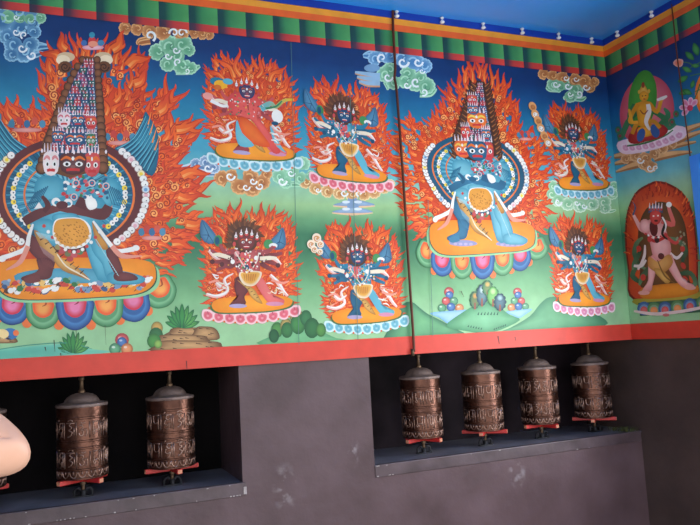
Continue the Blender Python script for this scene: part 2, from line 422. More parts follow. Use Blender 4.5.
# ------------------------------------------------------------------ mural boards
STOPS = [(0.0, (156, 202, 150)), (.16, (152, 198, 148)), (.25, (128, 182, 130)), (.34, (96, 154, 108)), (.43, (62, 122, 88)), (.50, (58, 118, 84)),
         (.56, (104, 160, 112)), (.62, (156, 196, 138)), (.68, (150, 198, 160)), (.74, (112, 186, 190)), (.82, (76, 164, 188)), (.94, (46, 138, 168)), (1.05, (30, 108, 150)), (1.14, (22, 78, 132)), (1.22, (18, 54, 108)), (1.45, (17, 46, 96))]
def board(name, horiz, plane):
    """horiz: list of (h0, h1, z0, z1) rectangles, coordinates along the wall"""
    v = []; f = []; c = []
    def P(h, z, d): return (h, d, z + Z0) if plane == 'back' else (d, h, z + Z0)
    back = YW
    def colour(z):
        for (a, ca), (b_, cb) in zip(STOPS, STOPS[1:]):
            if z <= b_: return mixc(ca, cb, (z - a)/(b_ - a))
        return STOPS[-1][1]
    for h0, h1, z0, z1 in horiz:
        zs = sorted({z0, z1} | {z for z, _ in STOPS if z0 < z < z1})
        for d in (0.0, back):
            o = len(v)
            for z in zs:
                for h in (h0, h1): v.append(P(h, z, d)); c.append(colour(z))
            for i in range(len(zs)-1): f.append((o+2*i, o+2*i+1, o+2*i+3, o+2*i+2))
        o = len(v)
        for h, z in ((h0, z0), (h1, z0), (h1, z1), (h0, z1)):
            v += [P(h, z, 0), P(h, z, back)]; c += [colour(z)]*2
        for i in range(4):
            j = (i+1) % 4; f.append((o+2*i, o+2*j, o+2*j+1, o+2*i+1))
    me = bpy.data.meshes.new(name); me.from_pydata(v, [], f); me.update()
    at = me.color_attributes.new('Col', 'FLOAT_COLOR', 'POINT'); fl = []
    for q in c: fl += lin(q)
    at.data.foreach_set('color', fl)
    bm = bmesh.new(); bm.from_mesh(me); bmesh.ops.recalc_face_normals(bm, faces=bm.faces); bm.to_mesh(me); bm.free()
    return link_mesh(name, me, M['paint'])
mural = board('painted_mural', [(-3.75, -.0005, 0.0, 1.45)], 'back')
tag(mural, 'long painted mural of flaming deities across the back wall above the niches', 'mural')
side = board('painted_mural', [(-.455, -.0005, 0.0, 1.45), (-1.702, -.455, .775, 1.45), (-2.3, -1.702, 0.0, 1.45)], 'right')
tag(side, 'painted mural on the right-hand side wall with a seated golden figure and a red one', 'mural')

def rect_paint(items, name, parent, plane, h, thick=0.0):
    """items: (h0, h1, z0, z1, colour-left, colour-right)"""
    v = []; f = []; c = []
    for a, b_, z0, z1, c0, c1 in items:
        o = len(v)
        for hh, z, q in ((a, z0, c0), (b_, z0, c1), (b_, z1, c1), (a, z1, c0)):
            v.append((hh, -h, z + Z0) if plane == 'back' else (-h, hh, z + Z0)); c.append(q)
        f.append((o, o+1, o+2, o+3))
        if thick:
            for hh, z, q in ((a, z0, c0), (b_, z0, c1), (b_, z1, c1), (a, z1, c0)):
                v.append((hh, -h + thick, z + Z0) if plane == 'back' else (-h + thick, hh, z + Z0)); c.append(q)
            for i in range(4):
                j = (i+1) % 4; f.append((o+i, o+4+i, o+4+j, o+j))
    me = bpy.data.meshes.new(name); me.from_pydata(v, [], f); me.update()
    at = me.color_attributes.new('Col', 'FLOAT_COLOR', 'POINT'); fl = []
    for q in c: fl += lin(q)
    at.data.foreach_set('color', fl)
    bm = bmesh.new(); bm.from_mesh(me)
    bmesh.ops.recalc_face_normals(bm, faces=bm.faces)
    if not thick:
        nv = Vector((0, -1, 0)) if plane == 'back' else Vector((-1, 0, 0))
        for q in bm.faces:
            if q.normal.dot(nv) < 0: q.normal_flip()
    bm.to_mesh(me); bm.free()
    return link_mesh(name, me, M['paint'], parent)
RED, RED2 = (212, 62, 46), (218, 72, 58)
OU, OL = (240, 158, 50), (238, 102, 42)
GD, GM, GL, RD = (30, 66, 70), (62, 136, 84), (84, 160, 92), (48, 44, 66)
ZOB, ZRB, ZBT = 1.3947, 1.2935, .0738
rect_paint([(-3.75, -.0045, 0, ZBT, RED, RED2)], 'red_border', mural, 'back', .004, .004)
rect_paint([(-.455, -.0045, 0, ZBT, RED, RED)], 'red_border', side, 'right', .004, .004)
rect_paint([(-2.3, -1.702, 0, ZBT, RED, RED)], 'red_border', side, 'right', .004, .004)
rect_paint([(-3.75, -.0075, ZOB, 1.4225, OL, OL), (-3.75, -.0075, 1.4225, 1.45, OU, OU)], 'orange_border', mural, 'back', .007, .007)
rect_paint([(-2.3, -.0075, ZOB, 1.4225, OL, OL), (-2.3, -.0075, 1.4225, 1.45, OU, OU)], 'orange_border', side, 'right', .007, .007)
def pleats(edges):
    it = []
    for i, (a, b_) in enumerate(zip(edges, edges[1:])):       # a = dark side, b_ = bright side
        w = b_ - a; zl = ZRB + .03; dz = .0
        for (t0, t1, g0, g1, r0, r1) in ((0, .20, GD, (30, 76, 70), (52, 50, 72), (86, 52, 68)), (.20, .48, (30, 76, 70), GM, (86, 52, 68), (190, 62, 58)), (.48, 1, GM, GL, (190, 62, 58), (222, 70, 56))):
            it.append((a + w*t0, a + w*t1, zl, ZOB, g0, g1)); it.append((a + w*t0, a + w*t1, ZRB - dz, zl, r0, r1))
    return it
ed = [-1.146 - .1125*k for k in range(23, 0, -1)] + [-1.146, -1.031] + [-1.031 + .1076*k for k in range(1, 9)] + [-.072, -.004]
rect_paint(pleats(ed), 'pleated_valance_border', mural, 'back', .0035)
ey = [-.004] + [-.113*k for k in range(1, 20)]
rect_paint(pleats(ey), 'pleated_valance_border', side, 'right', .0035)

def affine(src, dst):
    (x0, y0), (x1, y1), (x2, y2) = src
    d = (x1-x0)*(y2-y0) - (x2-x0)*(y1-y0)
    def T(x, y):
        u = ((x-x0)*(y2-y0) - (x2-x0)*(y-y0))/d; w = ((x1-x0)*(y-y0) - (x-x0)*(y1-y0))/d
        return (dst[0][0] + u*(dst[1][0]-dst[0][0]) + w*(dst[2][0]-dst[0][0]), dst[0][1] + u*(dst[1][1]-dst[0][1]) + w*(dst[2][1]-dst[0][1]))
    return T
WHITE, CREAM, GOLD, SEAT = (240, 236, 230), (238, 222, 196), (226, 168, 66), (244, 150, 36)
TEAL, LTEAL, DTEAL, NAVY = (40, 120, 150), (98, 176, 196), (24, 78, 108), (28, 56, 96)
BROWN, DBROWN, MAROON, PINKS = (112, 68, 40), (74, 44, 32), (92, 42, 46), (226, 96, 96)

def small_deity(dst, label, seed, body=TEAL, body2=LTEAL, dark=DTEAL, legR=LTEAL, face=NAVY, lot=((246, 196, 206), (226, 84, 104)), fans=True, plume=None, red_robe=False, cloud_under=None, mane=True):
    T = affine(((55, 450), (402, 430), (200, 22)), dst)
    me = Art(T)
    # halo of flames
    h = Art(T)
    con = [(85, 428), (52, 385), (44, 330), (52, 275), (46, 215), (52, 150), (70, 90), (112, 40), (160, 48), (200, 70), (240, 52), (300, 48), (352, 72), (385, 112), (398, 175), (404, 240), (402, 300), (402, 360), (385, 415)]
    flames(h, con, (220, 300), 26, seed, rows=5, up=.7, shrink=.15, spirals=26)
    # tall crossing tongues over the head
    rnd = random.Random(seed + 7)
    for (x, y, an, L, w, bd) in ((165, 130, -2.2, 110, 20, 16), (190, 120, -1.75, 105, 18, -20), (250, 120, -1.2, 95, 18, 16), (300, 130, -.9, 95, 17, -12), (130, 150, -2.5, 95, 17, 12), (330, 170, -.75, 90, 16, 12)):
        lick(h, x, y, an, L, w, bd, rnd)
    # lotus seat
    l = Art(T)
    if cloud_under: cloud_under(l)
    ps = []
    n = 9
    for k in range(n):
        t = k/(n-1); x = 68 + t*324; y = 450 + 20*math.sin(PI*t) - 16*t; rot = (.5 - t)*.9
        ps.append((x, y, 25, 23, rot))
    order = sorted(range(n), key=lambda i: -abs(i - 4))
    lotus(l, [ps[i] for i in order], lot[0], lot[1])
    for k in range(n-1):
        x = (ps[k][0] + ps[k+1][0])/2; y = (ps[k][1] + ps[k+1][1])/2 + 17; l.ell(x, y, 4, 4, (236, 110, 60))
    seat = [(82, 420), (92, 396), (140, 384), (230, 376), (330, 376), (376, 388), (384, 402), (366, 420), (300, 434), (200, 440), (110, 440)]
    l.poly([(x + (x-230)*.035, y + 5) for x, y in seat], (66, 110, 60), smooth=4)
    l.blob(seat, (240, 138, 30), (250, 160, 44), n=4)
    # figure -------------------------------------------------
    a = me
    PK = (238, 186, 178)
    for pts in (((70, 208), (100, 236), (140, 226), (160, 240)), ((300, 300), (330, 330), (350, 362), (366, 380)), ((60, 372), (100, 380), (140, 360), (128, 318), (160, 296)), ((280, 230), (318, 240), (340, 262)), ((96, 330), (120, 346), (150, 330))):
        a.stroke(pts, (9, 14, 12, 5), PK); a.stroke([(x + 3, y - 3) for x, y in pts], (4, 8, 6, 2), WHITE)
    a.stroke(((305, 318), (345, 330), (372, 322)), (8, 10, 4), (240, 150, 130)); a.stroke(((70, 330), (100, 322), (125, 340)), (6, 10, 4), (240, 150, 130))
    if fans:
        for pts, cn in ((((44, 92), (38, 150), (60, 178), (90, 182), (102, 162), (78, 124)), (70, 150)), (((350, 122), (360, 188), (330, 206), (306, 196), (302, 172), (326, 146)), (335, 175))):
            a.blob(pts, (58, 100, 134), (84, 140, 172), n=3)
            for q in pts[:4]: a.stroke([cn, q], (3, 1), (36, 70, 104))
        a.ell(106, 172, 16, 22, (60, 130, 76)); a.ell(102, 172, 9, 15, MAROON if face == MAROON else DTEAL)
        a.ell(294, 184, 18, 18, (70, 142, 84)); a.ell(312, 190, 16, 10, WHITE); a.ell(314, 196, 9, 5, (196, 60, 60))
    # limbs
    for pts in (((176, 236), (140, 262), (100, 282)), ((248, 240), (284, 268), (322, 284)), ((170, 222), (120, 232), (78, 206)), ((256, 222), (306, 226), (346, 218)), ((168, 212), (130, 212), (112, 184)), ((172, 232), (130, 250), (84, 250)), ((250, 214), (290, 212), (312, 192)), ((252, 232), (296, 250), (330, 262)), ((180, 250), (150, 268), (120, 260))):
        a.stroke(pts, (20, 17, 10), dark if pts[0][1] > 220 else body, body)
    for pts in (((150, 236), (110, 224), (84, 224)), ((262, 238), (300, 236), (326, 236))): a.stroke(pts, (14, 16, 8), CREAM)
    for x, y in ((84, 250), (330, 264), (120, 260)): a.ell(x, y, 9, 9, dark)
    # legs
    a.blob([(232, 300), (262, 300), (296, 350), (312, 384), (352, 392), (346, 410), (300, 408), (268, 370)], legR, body2 if legR != PINKS else (232, 116, 112), n=3)
    a.blob([(176, 306), (214, 320), (222, 352), (204, 382), (208, 410), (150, 416), (160, 398), (176, 386), (166, 346)], dark, mixc(dark, body, .45), n=3)
    a.ell(180, 416, 34, 8, (176, 160, 196)); a.ell(318, 408, 34, 8, (214, 140, 168))
    # tiger skin and apron
    a.blob([(176, 318), (210, 336), (240, 352), (262, 388), (272, 408), (250, 400), (226, 378), (214, 352)], (178, 120, 52), (222, 172, 92), n=3)
    for k in range(5): a.stroke(((205 + 11*k, 342 + 11*k), (214 + 11*k, 338 + 11*k)), (3, 1), DBROWN)
    a.blob([(174, 206), (244, 204), (262, 250), (254, 300), (190, 302), (166, 252)], body, body2, n=3)
    a.blob([(186, 290), (262, 286), (266, 308), (246, 336), (222, 342), (196, 330)], CREAM, (226, 160, 70), n=3)
    a.blob([(192, 292), (256, 290), (258, 306), (240, 328), (222, 332), (202, 322)], (232, 178, 84), (214, 140, 52), n=3)
    for k in range(6): a.stroke(((202 + 9*k, 296), (206 + 7*k, 322)), (2, 1), (160, 96, 40))
    if red_robe:
        a.blob([(150, 190), (250, 188), (262, 230), (246, 262), (300, 340), (330, 396), (300, 404), (262, 340), (216, 282), (140, 268)], (214, 70, 66), (232, 98, 88), n=3)
        a.blob([(176, 282), (220, 290), (290, 372), (262, 386), (212, 370), (180, 330)], (226, 80, 30), (240, 116, 44), n=3)
        a.blob([(168, 290), (186, 340), (230, 384), (176, 392), (160, 350)], LTEAL, (120, 190, 200), n=3)
        a.blob([(296, 300), (330, 370), (350, 400), (318, 380), (300, 345)], LTEAL, (120, 190, 200), n=3)
        a.stroke(((210, 200), (214, 250)), (10, 3), (150, 70, 50))
        a.stroke(((262, 240), (300, 214), (320, 226), (352, 198), (390, 190)), (26, 16, 14, 8), LTEAL, (240, 180, 40)); a.stroke(((280, 236), (320, 224), (345, 200)), (8, 6), (50, 130, 90))
        a.ell(100, 150, 30, 16, TEAL); a.ell(112, 160, 26, 17, (244, 176, 40)); a.ell(140, 146, 20, 12, LTEAL); a.ell(100, 172, 14, 10, (214, 110, 40))
        a.ell(324, 262, 22, 26, WHITE); a.ell(314, 290, 14, 8, DTEAL); a.ell(60, 210, 20, 14, (240, 160, 150)); a.stroke(((70, 226), (110, 242), (136, 240)), (14, 10), WHITE)
    # consort, garlands
    else:
        for (x, y, r, c) in ((206, 226, 17, (218, 90, 92)), (196, 250, 12, PINKS), (222, 254, 12, (206, 70, 70)), (176, 220, 10, (226, 150, 150)), (212, 272, 10, DTEAL), (238, 262, 9, dark), (182, 262, 9, dark), (248, 236, 8, WHITE), (160, 250, 8, WHITE), (216, 244, 5, WHITE), (200, 272, 5, (60, 130, 80)), (186, 238, 5, (60, 140, 90)), (232, 244, 5, GOLD)):
            a.ell(x, y, r, r*1.1, c)
        a.stroke(((170, 214), (200, 262), (222, 284), (250, 250), (258, 216)), (4, 4), (226, 214, 200))
        for k in range(9):
            t = k/8; a.ell(174 + 78*t, 268 + 22*math.sin(PI*t), 3.4, 3.4, (180, 50, 50) if k % 2 else WHITE)
    # head
    rnd = random.Random(seed + 31)
    if mane:
        for k in range(34):
            an = PI*.86 + PI*1.28*k/33; r1 = rnd.uniform(66, 84)
            a.stroke(((204 + 40*math.cos(an), 166 + 42*math.sin(an)), (202 + r1*.8*math.cos(an - .1), 164 + r1*.86*math.sin(an - .1)), (200 + r1*math.cos(an), 162 + r1*math.sin(an))), (15, 10, .5), (88, 50, 32) if k % 3 else (130, 78, 46), (112, 66, 40))
        a.ell(206, 166, 50, 50, DBROWN, (104, 60, 38), n=24)
    def S(p): return (212 + (p[0] - 212)*.9, 180 + (p[1] - 176)*.84)
    a.blob([S(p) for p in ((178, 160), (190, 146), (214, 142), (238, 148), (246, 166), (240, 190), (224, 204), (196, 204), (182, 188))], face, mixc(face, body, .45), n=3)
    for k, p in enumerate(((168, 146), (190, 134), (212, 128), (234, 136), (256, 148))):
        x, y = S(p)
        a.ell(x, y + 8, 7, 6, (206, 64, 64)); a.ell(x, y, 5.4, 7, WHITE); a.stroke(((x, y - 4), (x + .5, y - 17)), (6, 1), (236, 214, 220)); a.ell(x - 2, y, 1.5, 1.6, NAVY); a.ell(x + 2.2, y, 1.5, 1.6, NAVY)
    for x in (199, 225): a.ell(x, 177, 5.5, 3.8, WHITE); a.ell(x + 1, 177, 2.4, 2.4, (30, 20, 20)); a.stroke(((x - 8, 170), (x, 165), (x + 8, 169)), (3, 2), (226, 110, 40))
    a.ell(212, 168, 3, 5, WHITE); a.ell(212, 186, 6, 4, mixc(face, body, .7)); a.ell(212, 195, 11, 4.4, (200, 46, 46)); a.stroke(((202, 193.5), (222, 193.5)), (2.4, 2.4), WHITE)
    for x in (166, 256): a.ell(x, 184, 6, 9, (204, 70, 70)); a.ell(x, 196, 3.6, 3.6, GOLD)
    for k in range(70):                                    # jewels, beads and ribbons over chest and arms
        t = rnd.uniform(-1, 1); x = 212 + 78*t*abs(t)**.3; y = rnd.uniform(208, 284) - 14*abs(t)
        a.ell(x, y, rnd.uniform(2, 4.6), rnd.uniform(2, 4.2), rnd.choice((WHITE, (206, 64, 66), GOLD, (70, 140, 96), body2, dark, (226, 140, 140), dark, (236, 220, 214))), n=7)
    for k in range(16):                                    # ribbons blown about the legs
        sg = rnd.choice((-1, 1)); x = 215 + sg*rnd.uniform(70, 120); y = rnd.uniform(290, 372)
        a.stroke(((x, y), (x + sg*rnd.uniform(8, 20), y + rnd.uniform(-8, 10)), (x + sg*rnd.uniform(18, 30), y + rnd.uniform(-14, 14))), (3, 6, 1), rnd.choice((WHITE, (240, 170, 150), (236, 130, 100), CREAM)))
    if plume: plume(a)
    o = me.build('painted_deity', mural, 'back', .0034, .0012, label)
    h.build('flame_halo', o, 'back', .0006, .0014); l.build('lotus_seat', o, 'back', .0022, .0008)
    return o
PINKL = ((250, 206, 210), (222, 92, 110)); BLUEL = ((214, 236, 238), (98, 170, 190)); PALEL = ((250, 230, 234), (222, 128, 164))
def plume_left(a):
    for (x, y, r) in ((56, 96, 20), (30, 120, 18), (42, 140, 15), (70, 120, 16), (66, 150, 13)): a.ell(x - 16, y + 4, r, r, (244, 222, 196)); a.ell(x - 16, y + 6, r*.7, r*.62, (214, 150, 96)); a.spiral(x - 16, y + 4, r*.6, WHITE, 3, .8)
def scarf_stack(a):
    for k, (x, y) in enumerate(((-18, 60), (-8, 96), (4, 126), (14, 160), (30, 196), (46, 226))): a.ell(x, y, 24, 22, (226, 160, 100)); a.ell(x + 2, y + 4, 16, 13, WHITE if k % 2 else (196, 122, 70)); a.spiral(x, y, 14, (160, 96, 60), 3, .8)
small_deity(((209.5, 158), (299.7, 162), (242, 51)), 'red-bodied dancing deity on a pale blue lotus', 11, body=(206, 84, 80), body2=(226, 110, 104), dark=(150, 60, 64), legR=PINKS, lot=BLUEL, fans=False, red_robe=True, mane=False)
small_deity(((311.5, 177), (391, 185), (340, 77)), 'blue deity with feather fans on a pink lotus beside the brown cable', 12, lot=PINKL)
small_deity(((204.7, 315), (297.2, 309.7), (243.3, 200.9)), 'maroon deity with feather fans on a pink lotus', 13, body=(160, 70, 74), body2=(206, 100, 98), dark=MAROON, legR=PINKS, face=(110, 44, 46), lot=PINKL)
small_deity(((326.7, 326.3), (406, 319.7), (352, 217.8)), 'blue deity with a tan smoke plume on a pale blue lotus', 14, lot=BLUEL, plume=plume_left)
small_deity(((555.9, 190), (612, 190), (567, 101)), 'blue deity with a tall tan plume in the corner, above the pink lotus one', 15, lot=BLUEL, plume=scarf_stack)
small_deity(((554.8, 306.4), (612.9, 306.4), (575.8, 212.4)), 'blue deity on a pale pink lotus near the corner', 16, lot=PALEL)

# ------------------------------------------------------------------ the two great deities
def warp(kx, rows):
    """rows: (y_src, axis_src, y_dst, axis_dst, x scale, slope)"""
    def T(x, y):
        r = rows
        for i in range(len(r)-1):
            if y <= r[i+1][0] or i == len(r)-2:
                a, b_ = r[i], r[i+1]; t = (y - a[0])/(b_[0] - a[0]); g = [a[k] + (b_[k]-a[k])*t for k in range(6)]; break
        dx = (x - g[1])*g[4]
        return (g[3] + dx, g[2] + dx*g[5])
    return T
def great_deity(T, label, seed, blue, contour, cen, wings):
    rnd = random.Random(seed)
    SK = (36, 92, 124) if blue else MAROON                 # main limbs
    SK2 = (58, 124, 156) if blue else (118, 58, 58)
    TE, TE2 = ((56, 142, 168), (104, 182, 200)) if not blue else ((70, 146, 170), (124, 188, 202))
    h = Art(T); a = Art(T); l = Art(T)
    # --- flames
    flames(h, contour, cen, 12, seed, rows=6, up=.45, shrink=.12, spirals=110, bk=.74)
    for pts in wings:
        for k, (x, y, an, L, w, bd) in enumerate(pts): lick(h, x, y, an, L, w, bd, rnd)
    # trays of offerings among the flames
    for (x, y, w) in ((27, 128, 22), (120, 141, 18), (152, 236, 15)) if not blue else ((150, 140, 14),):
        h.ell(x, y + 2, w*.7, 2.4, (214, 120, 110), (232, 160, 150))
        for k in range(5): h.ell(x - w*.7 + k*w*.35, y - 4 - (k % 2)*3, 3.2, 4, ((70, 130, 160), (206, 70, 60), (60, 110, 150), (220, 90, 70), (80, 140, 170))[k])
    if not blue:
        h.ell(93, 47.5, 11, 2.6, (226, 150, 165), (240, 190, 196)); h.ell(92, 42, 4, 6, (206, 60, 60)); h.ell(92, 35, 3, 3, TE); h.ell(84, 43, 3, 3, (70, 110, 170)); h.ell(101, 43, 3.5, 3, (70, 130, 170)); h.ell(93, 44, 5, 3, (236, 150, 120))
        for sx, x0 in ((-1, 66), (1, 103)):
            h.ell(x0, 57, 9, 5, (222, 190, 150)); h.ell(x0 + sx*3, 60, 7, 5, (250, 226, 190)); h.ell(x0 + sx*1, 67, 7, 6, BROWN); h.spiral(x0 + sx, 67, 5, (60, 34, 24), 1.4, 1.5)
    # --- wings of raised arms
    if not blue:
        a.blob([(114, 150), (128, 142), (140, 128), (145, 112), (150, 118), (158, 134), (158, 160), (152, 176), (138, 166)], (28, 92, 120), TE, n=3)
        for k in range(9):
            t = k/8; a.stroke(((116 + 30*t, 151 + 22*t), (132 + 22*t, 141 + 18*t), (145 + 12*t, 116 + 34*t)), (2.4, 2, .8), (22, 80, 108)); a.stroke(((117 + 30*t, 149 + 22*t), (134 + 20*t, 138 + 18*t), (146 + 12*t, 116 + 32*t)), (1, 1, .5), TE2)
            if k % 2: a.stroke(((146 + 10*t, 124 + 30*t), (150 + 10*t, 108 + 34*t)), (1.6, .6), (246, 150, 70))
        a.blob([(-12, 112), (0, 120), (14, 138), (32, 152), (16, 163), (-4, 178), (-16, 170)], (28, 92, 120), TE, n=3)
        for k in range(8):
            t = k/7; a.stroke(((32 - 30*t, 152 + 20*t), (14 - 20*t, 140 + 16*t), (-4 - 10*t, 116 + 34*t)), (2.4, 2, .8), (22, 80, 108)); a.stroke(((31 - 30*t, 150 + 20*t), (13 - 20*t, 138 + 16*t), (-3 - 10*t, 114 + 34*t)), (1, .9, .5), TE2)
    # --- fan of arms
    cx, cy, rx, ry = 69, 195, 77, 60
    band = (30, 84, 112) if blue else (98, 44, 46)
    def E(k, r): return (cx + rx*r*math.cos(k), cy + ry*r*math.sin(k))
    a.ell(cx, cy, rx*.97, ry*.97, band, n=48)
    a.ell(cx, cy, rx*.86, ry*.86, (232, 120, 52), n=48); a.ell(cx, cy, rx*.83, ry*.83, (30, 92, 120), n=48)
    a.ell(cx, cy, rx*.70, ry*.72, (52, 140, 170), TE2, n=48)
    for k in range(72):
        an = 2*PI*k/72; a.stroke((E(an, .25), E(an, .68)), (1.6, .8), (34, 108, 138) if k % 2 else (120, 192, 206))
        a.stroke((E(an, .72), E(an, .82)), (1.6, 1.2), (22, 74, 100) if k % 2 else (70, 146, 170))
    for sgn in (-1, 1):
        for k in range(16):                                   # inner garland on both sides
            an = (-.8 + 1.6*k/15) + (PI if sgn < 0 else 0); x, y = E(an, .73)
            a.ell(x, y, 2.7, 2.7, WHITE if k % 3 else (244, 212, 70)); a.ell(x + .6, y, .8, .8, (60, 60, 90))
        a.stroke([E((-.9 + 1.8*k/10) + (PI if sgn < 0 else 0), .58) for k in range(11)], (1.6, 2, 1.6), (232, 124, 56))
    nb = 70
    for k in range(nb):
        an = 2*PI*k/nb; x, y = E(an, 1.0)
        if -2.35 < math.atan2(math.sin(an), math.cos(an)) < -.85 or .95 < an < 2.2: continue
        c = WHITE if k % 3 else rnd.choice(((246, 214, 60), (110, 160, 200), (240, 230, 220), (230, 170, 180)))
        a.ell(x, y, 4.3, 4.1, (150, 110, 104), n=10); a.ell(x, y - .3, 3.7, 3.5, WHITE if k % 3 else mixc(WHITE, c, .3), n=10)
        if k % 3 == 0: a.ell(x, y, 1.9, 1.9, c, n=8)
        else: a.ell(x + .8, y + .3, .7, .7, (70, 60, 70), n=6)
    # --- shoulders
    a.blob([(42, 176), (64, 180), (66, 205), (54, 214), (40, 205), (34, 188)], TE, TE2, n=3); a.blob([(106, 176), (120, 186), (114, 204), (98, 212), (92, 192)], TE, TE2, n=3)
    for k in range(7): a.stroke(((48 - 2*k, 186 + k), (38 - 3*k, 205 + 2*k)), (1.2, .6), (30, 100, 130)); a.stroke(((106 + 2*k, 184 + k), (112 + 3*k, 204 + k)), (1.2, .6), (30, 100, 130))
    # --- torso, crossed arms
    a.blob([(46, 200), (102, 198), (102, 222), (92, 244), (52, 244), (40, 222)], TE, TE2, n=3)
    a.blob([(30, 224), (40, 219), (54, 222), (60, 246), (52, 246), (42, 238)], TE, TE2, n=3)
    a.blob([(84, 240), (94, 238), (106, 262), (116, 278), (98, 280)], TE, TE2, n=3)
    # --- legs
    a.blob([(27, 240), (32, 235), (42, 242), (53, 249), (57, 257), (54, 264), (46, 266), (36, 258), (29, 250)], SK, SK2, n=3); a.blob([(37, 258), (54, 260), (53, 270), (50, 278), (40, 280), (24, 281), (22, 277), (36, 272), (39, 266)], SK, SK2, n=3)
    a.stroke(((40, 278), (30, 280), (24, 280)), (7, 7, 3), SK2)
    a.blob([(90, 230), (103, 235), (113, 252), (122, 269), (119, 279), (107, 279), (102, 264), (92, 250)], TE, TE2, n=3); a.blob([(107, 275), (118, 271), (132, 273), (145, 278), (139, 284), (112, 284)], TE, TE2, n=3)
    if not blue: a.blob([(106, 249), (113, 248), (119, 259), (123, 272), (118, 278), (113, 271), (108, 260)], SK, SK2, n=3); a.blob([(114, 274), (125, 272), (135, 275), (137, 280), (117, 281)], SK, SK2, n=3)
    for k in range(6): a.stroke(((40 + 2*k, 256 + k), (44 + 2*k, 264 + k)), (.5, 1), SK2)
    # tiger skin
    a.blob([(34, 230), (46, 238), (62, 258), (78, 268), (90, 280), (78, 276), (62, 270), (50, 256), (40, 246)], (170, 116, 56), (224, 172, 96), n=3)
    a.blob([(92, 222), (98, 232), (108, 246), (104, 250), (96, 242)], (176, 116, 48), (214, 150, 70), n=3)
    a.stroke(((57, 254), (66, 266), (80, 274), (90, 280)), (1, 1.6, 1), CREAM)
    for k in range(9): a.stroke(((40 + 5*k, 240 + 4.2*k), (44 + 5*k, 238 + 4*k)), (1.4, .6), DBROWN)
    for x, y, c in ((62, 251, (200, 80, 80)), (68, 254, (120, 120, 80)), (74, 255, (200, 90, 96)), (80, 252, (90, 130, 90)), (70, 259, (190, 70, 70)), (58, 247, (160, 140, 90))): a.ell(x, y, 3.4, 2.8, c)
    for k in range(16):                                    # fine hatching along the limbs
        t = k/15; a.stroke(((95 + 22*t, 238 + 36*t), (99 + 20*t, 244 + 32*t)), (.9, .3), mixc(TE2, WHITE, .45)); a.stroke(((40 + 14*t, 246 + 10*t), (44 + 10*t, 254 + 8*t)), (.9, .3), mixc(SK2, WHITE, .3)); a.stroke(((36 + 18*t, 232 + 4*t), (40 + 16*t, 238 + 4*t)), (.8, .3), mixc(TE2, WHITE, .4))
    for k in range(15):
        t = k/14; a.ell(44 + 60*t, 226 + 26*math.sin(PI*t), 1.9, 1.9, WHITE if k % 2 else (206, 70, 66), n=8)
    # arms
    a.stroke(((24, 222), (36, 215), (50, 210), (62, 207)), (9, 10, 8, 7), SK, SK2); a.stroke(((109, 206), (103, 214), (88, 212), (66, 208), (56, 206)), (9, 12, 10, 9, 7), SK, SK2)
    a.stroke(((84, 198), (80, 208)), (10, 12), SK); a.stroke(((42, 196), (48, 205), (44, 212)), (3, 6, 4), SK)
    a.blob([(52, 216), (60, 213), (76, 214), (80, 222), (56, 223)], TE, TE2, n=3)
    # round golden belly cover
    a.blob([(54, 222), (62, 218), (80, 218), (90, 226), (91, 238), (84, 246), (72, 249), (60, 246), (53, 236)], WHITE, WHITE, n=3)
    a.blob([(55, 223), (62, 219), (80, 219), (88, 227), (89, 237), (82, 244), (72, 247), (61, 244), (54, 235)], (222, 150, 56), (232, 160, 66), n=3)
    for k in range(70):
        u = rnd.uniform(-16, 16); v = rnd.uniform(-12, 12)
        if (u/16)**2 + (v/13)**2 < .9: a.stroke(((71 + u, 233 + v), (72.4 + u, 234 + v)), (1, .8), (178, 104, 34))
    for k in range(20):
        an = .1 + 2.95*k/19; a.ell(72 + 18*math.cos(an), 232 + 15.5*math.sin(an), 1.1, 1.1, WHITE if k % 2 else (214, 190, 150), n=8)
    # hands, skull cup, tusk
    for (x, y) in ((56, 202), (68, 203)): a.ell(x, y, 4.6, 4.4, WHITE); a.ell(x + .6, y + .8, 2.4, 2, TE)
    a.ell(62, 205, 6, 4, SK); a.blob([(86, 196), (95, 199), (97, 207), (90, 210), (86, 205)], WHITE, (250, 246, 238), n=3); a.poly([(34, 209), (39, 202), (43, 208)], WHITE)
    # consort's ornaments
    for k in range(64):
        x = rnd.uniform(62, 108); y = rnd.uniform(176, 198)
        a.ell(x, y, rnd.uniform(1.2, 2.6), rnd.uniform(1.2, 2.4), rnd.choice(((206, 60, 64), (214, 90, 96), (46, 128, 160), WHITE, (196, 56, 60), (30, 96, 130), (60, 130, 80))), n=8)
    for x, y in ((76, 183), (92, 183), (106, 186), (74, 197)): a.ell(x, y, 3.6, 3.6, (226, 200, 190)); a.ell(x, y, 2.5, 2.5, (40, 116, 150)); a.ell(x, y, 1, 1, (206, 60, 60))
    # white scarves
    a.stroke(((33, 224), (29, 236), (26, 248), (14, 254), (2, 258)), (2, 4, 5, 4.4, 5), WHITE); a.ell(2, 259, 4, 3, WHITE)
    a.stroke(((93, 221), (101, 232), (110, 244), (118, 251), (134, 249)), (2, 3.4, 4, 4, 5), WHITE); a.ell(136, 248, 3.6, 3, WHITE)
    for pts in (((28, 246), (20, 262), (6, 270)), ((112, 246), (122, 256), (142, 256))): a.stroke(pts, (5, 5, 1), (232, 150, 130))
    # --- tower of heads
    def edges(y):
        t = (y - 58)/(170 - 58); return (85 - 44*max(t, 0)**.7, 97 + 6*t) if not blue else (84 - 42*t, 96 + 10*t)
    a.poly([(86, 56), (96, 58), (104, 100), (106, 168), (70, 178), (38, 168), (43, 140), (60, 100), (72, 74)], BROWN if not blue else DBROWN)
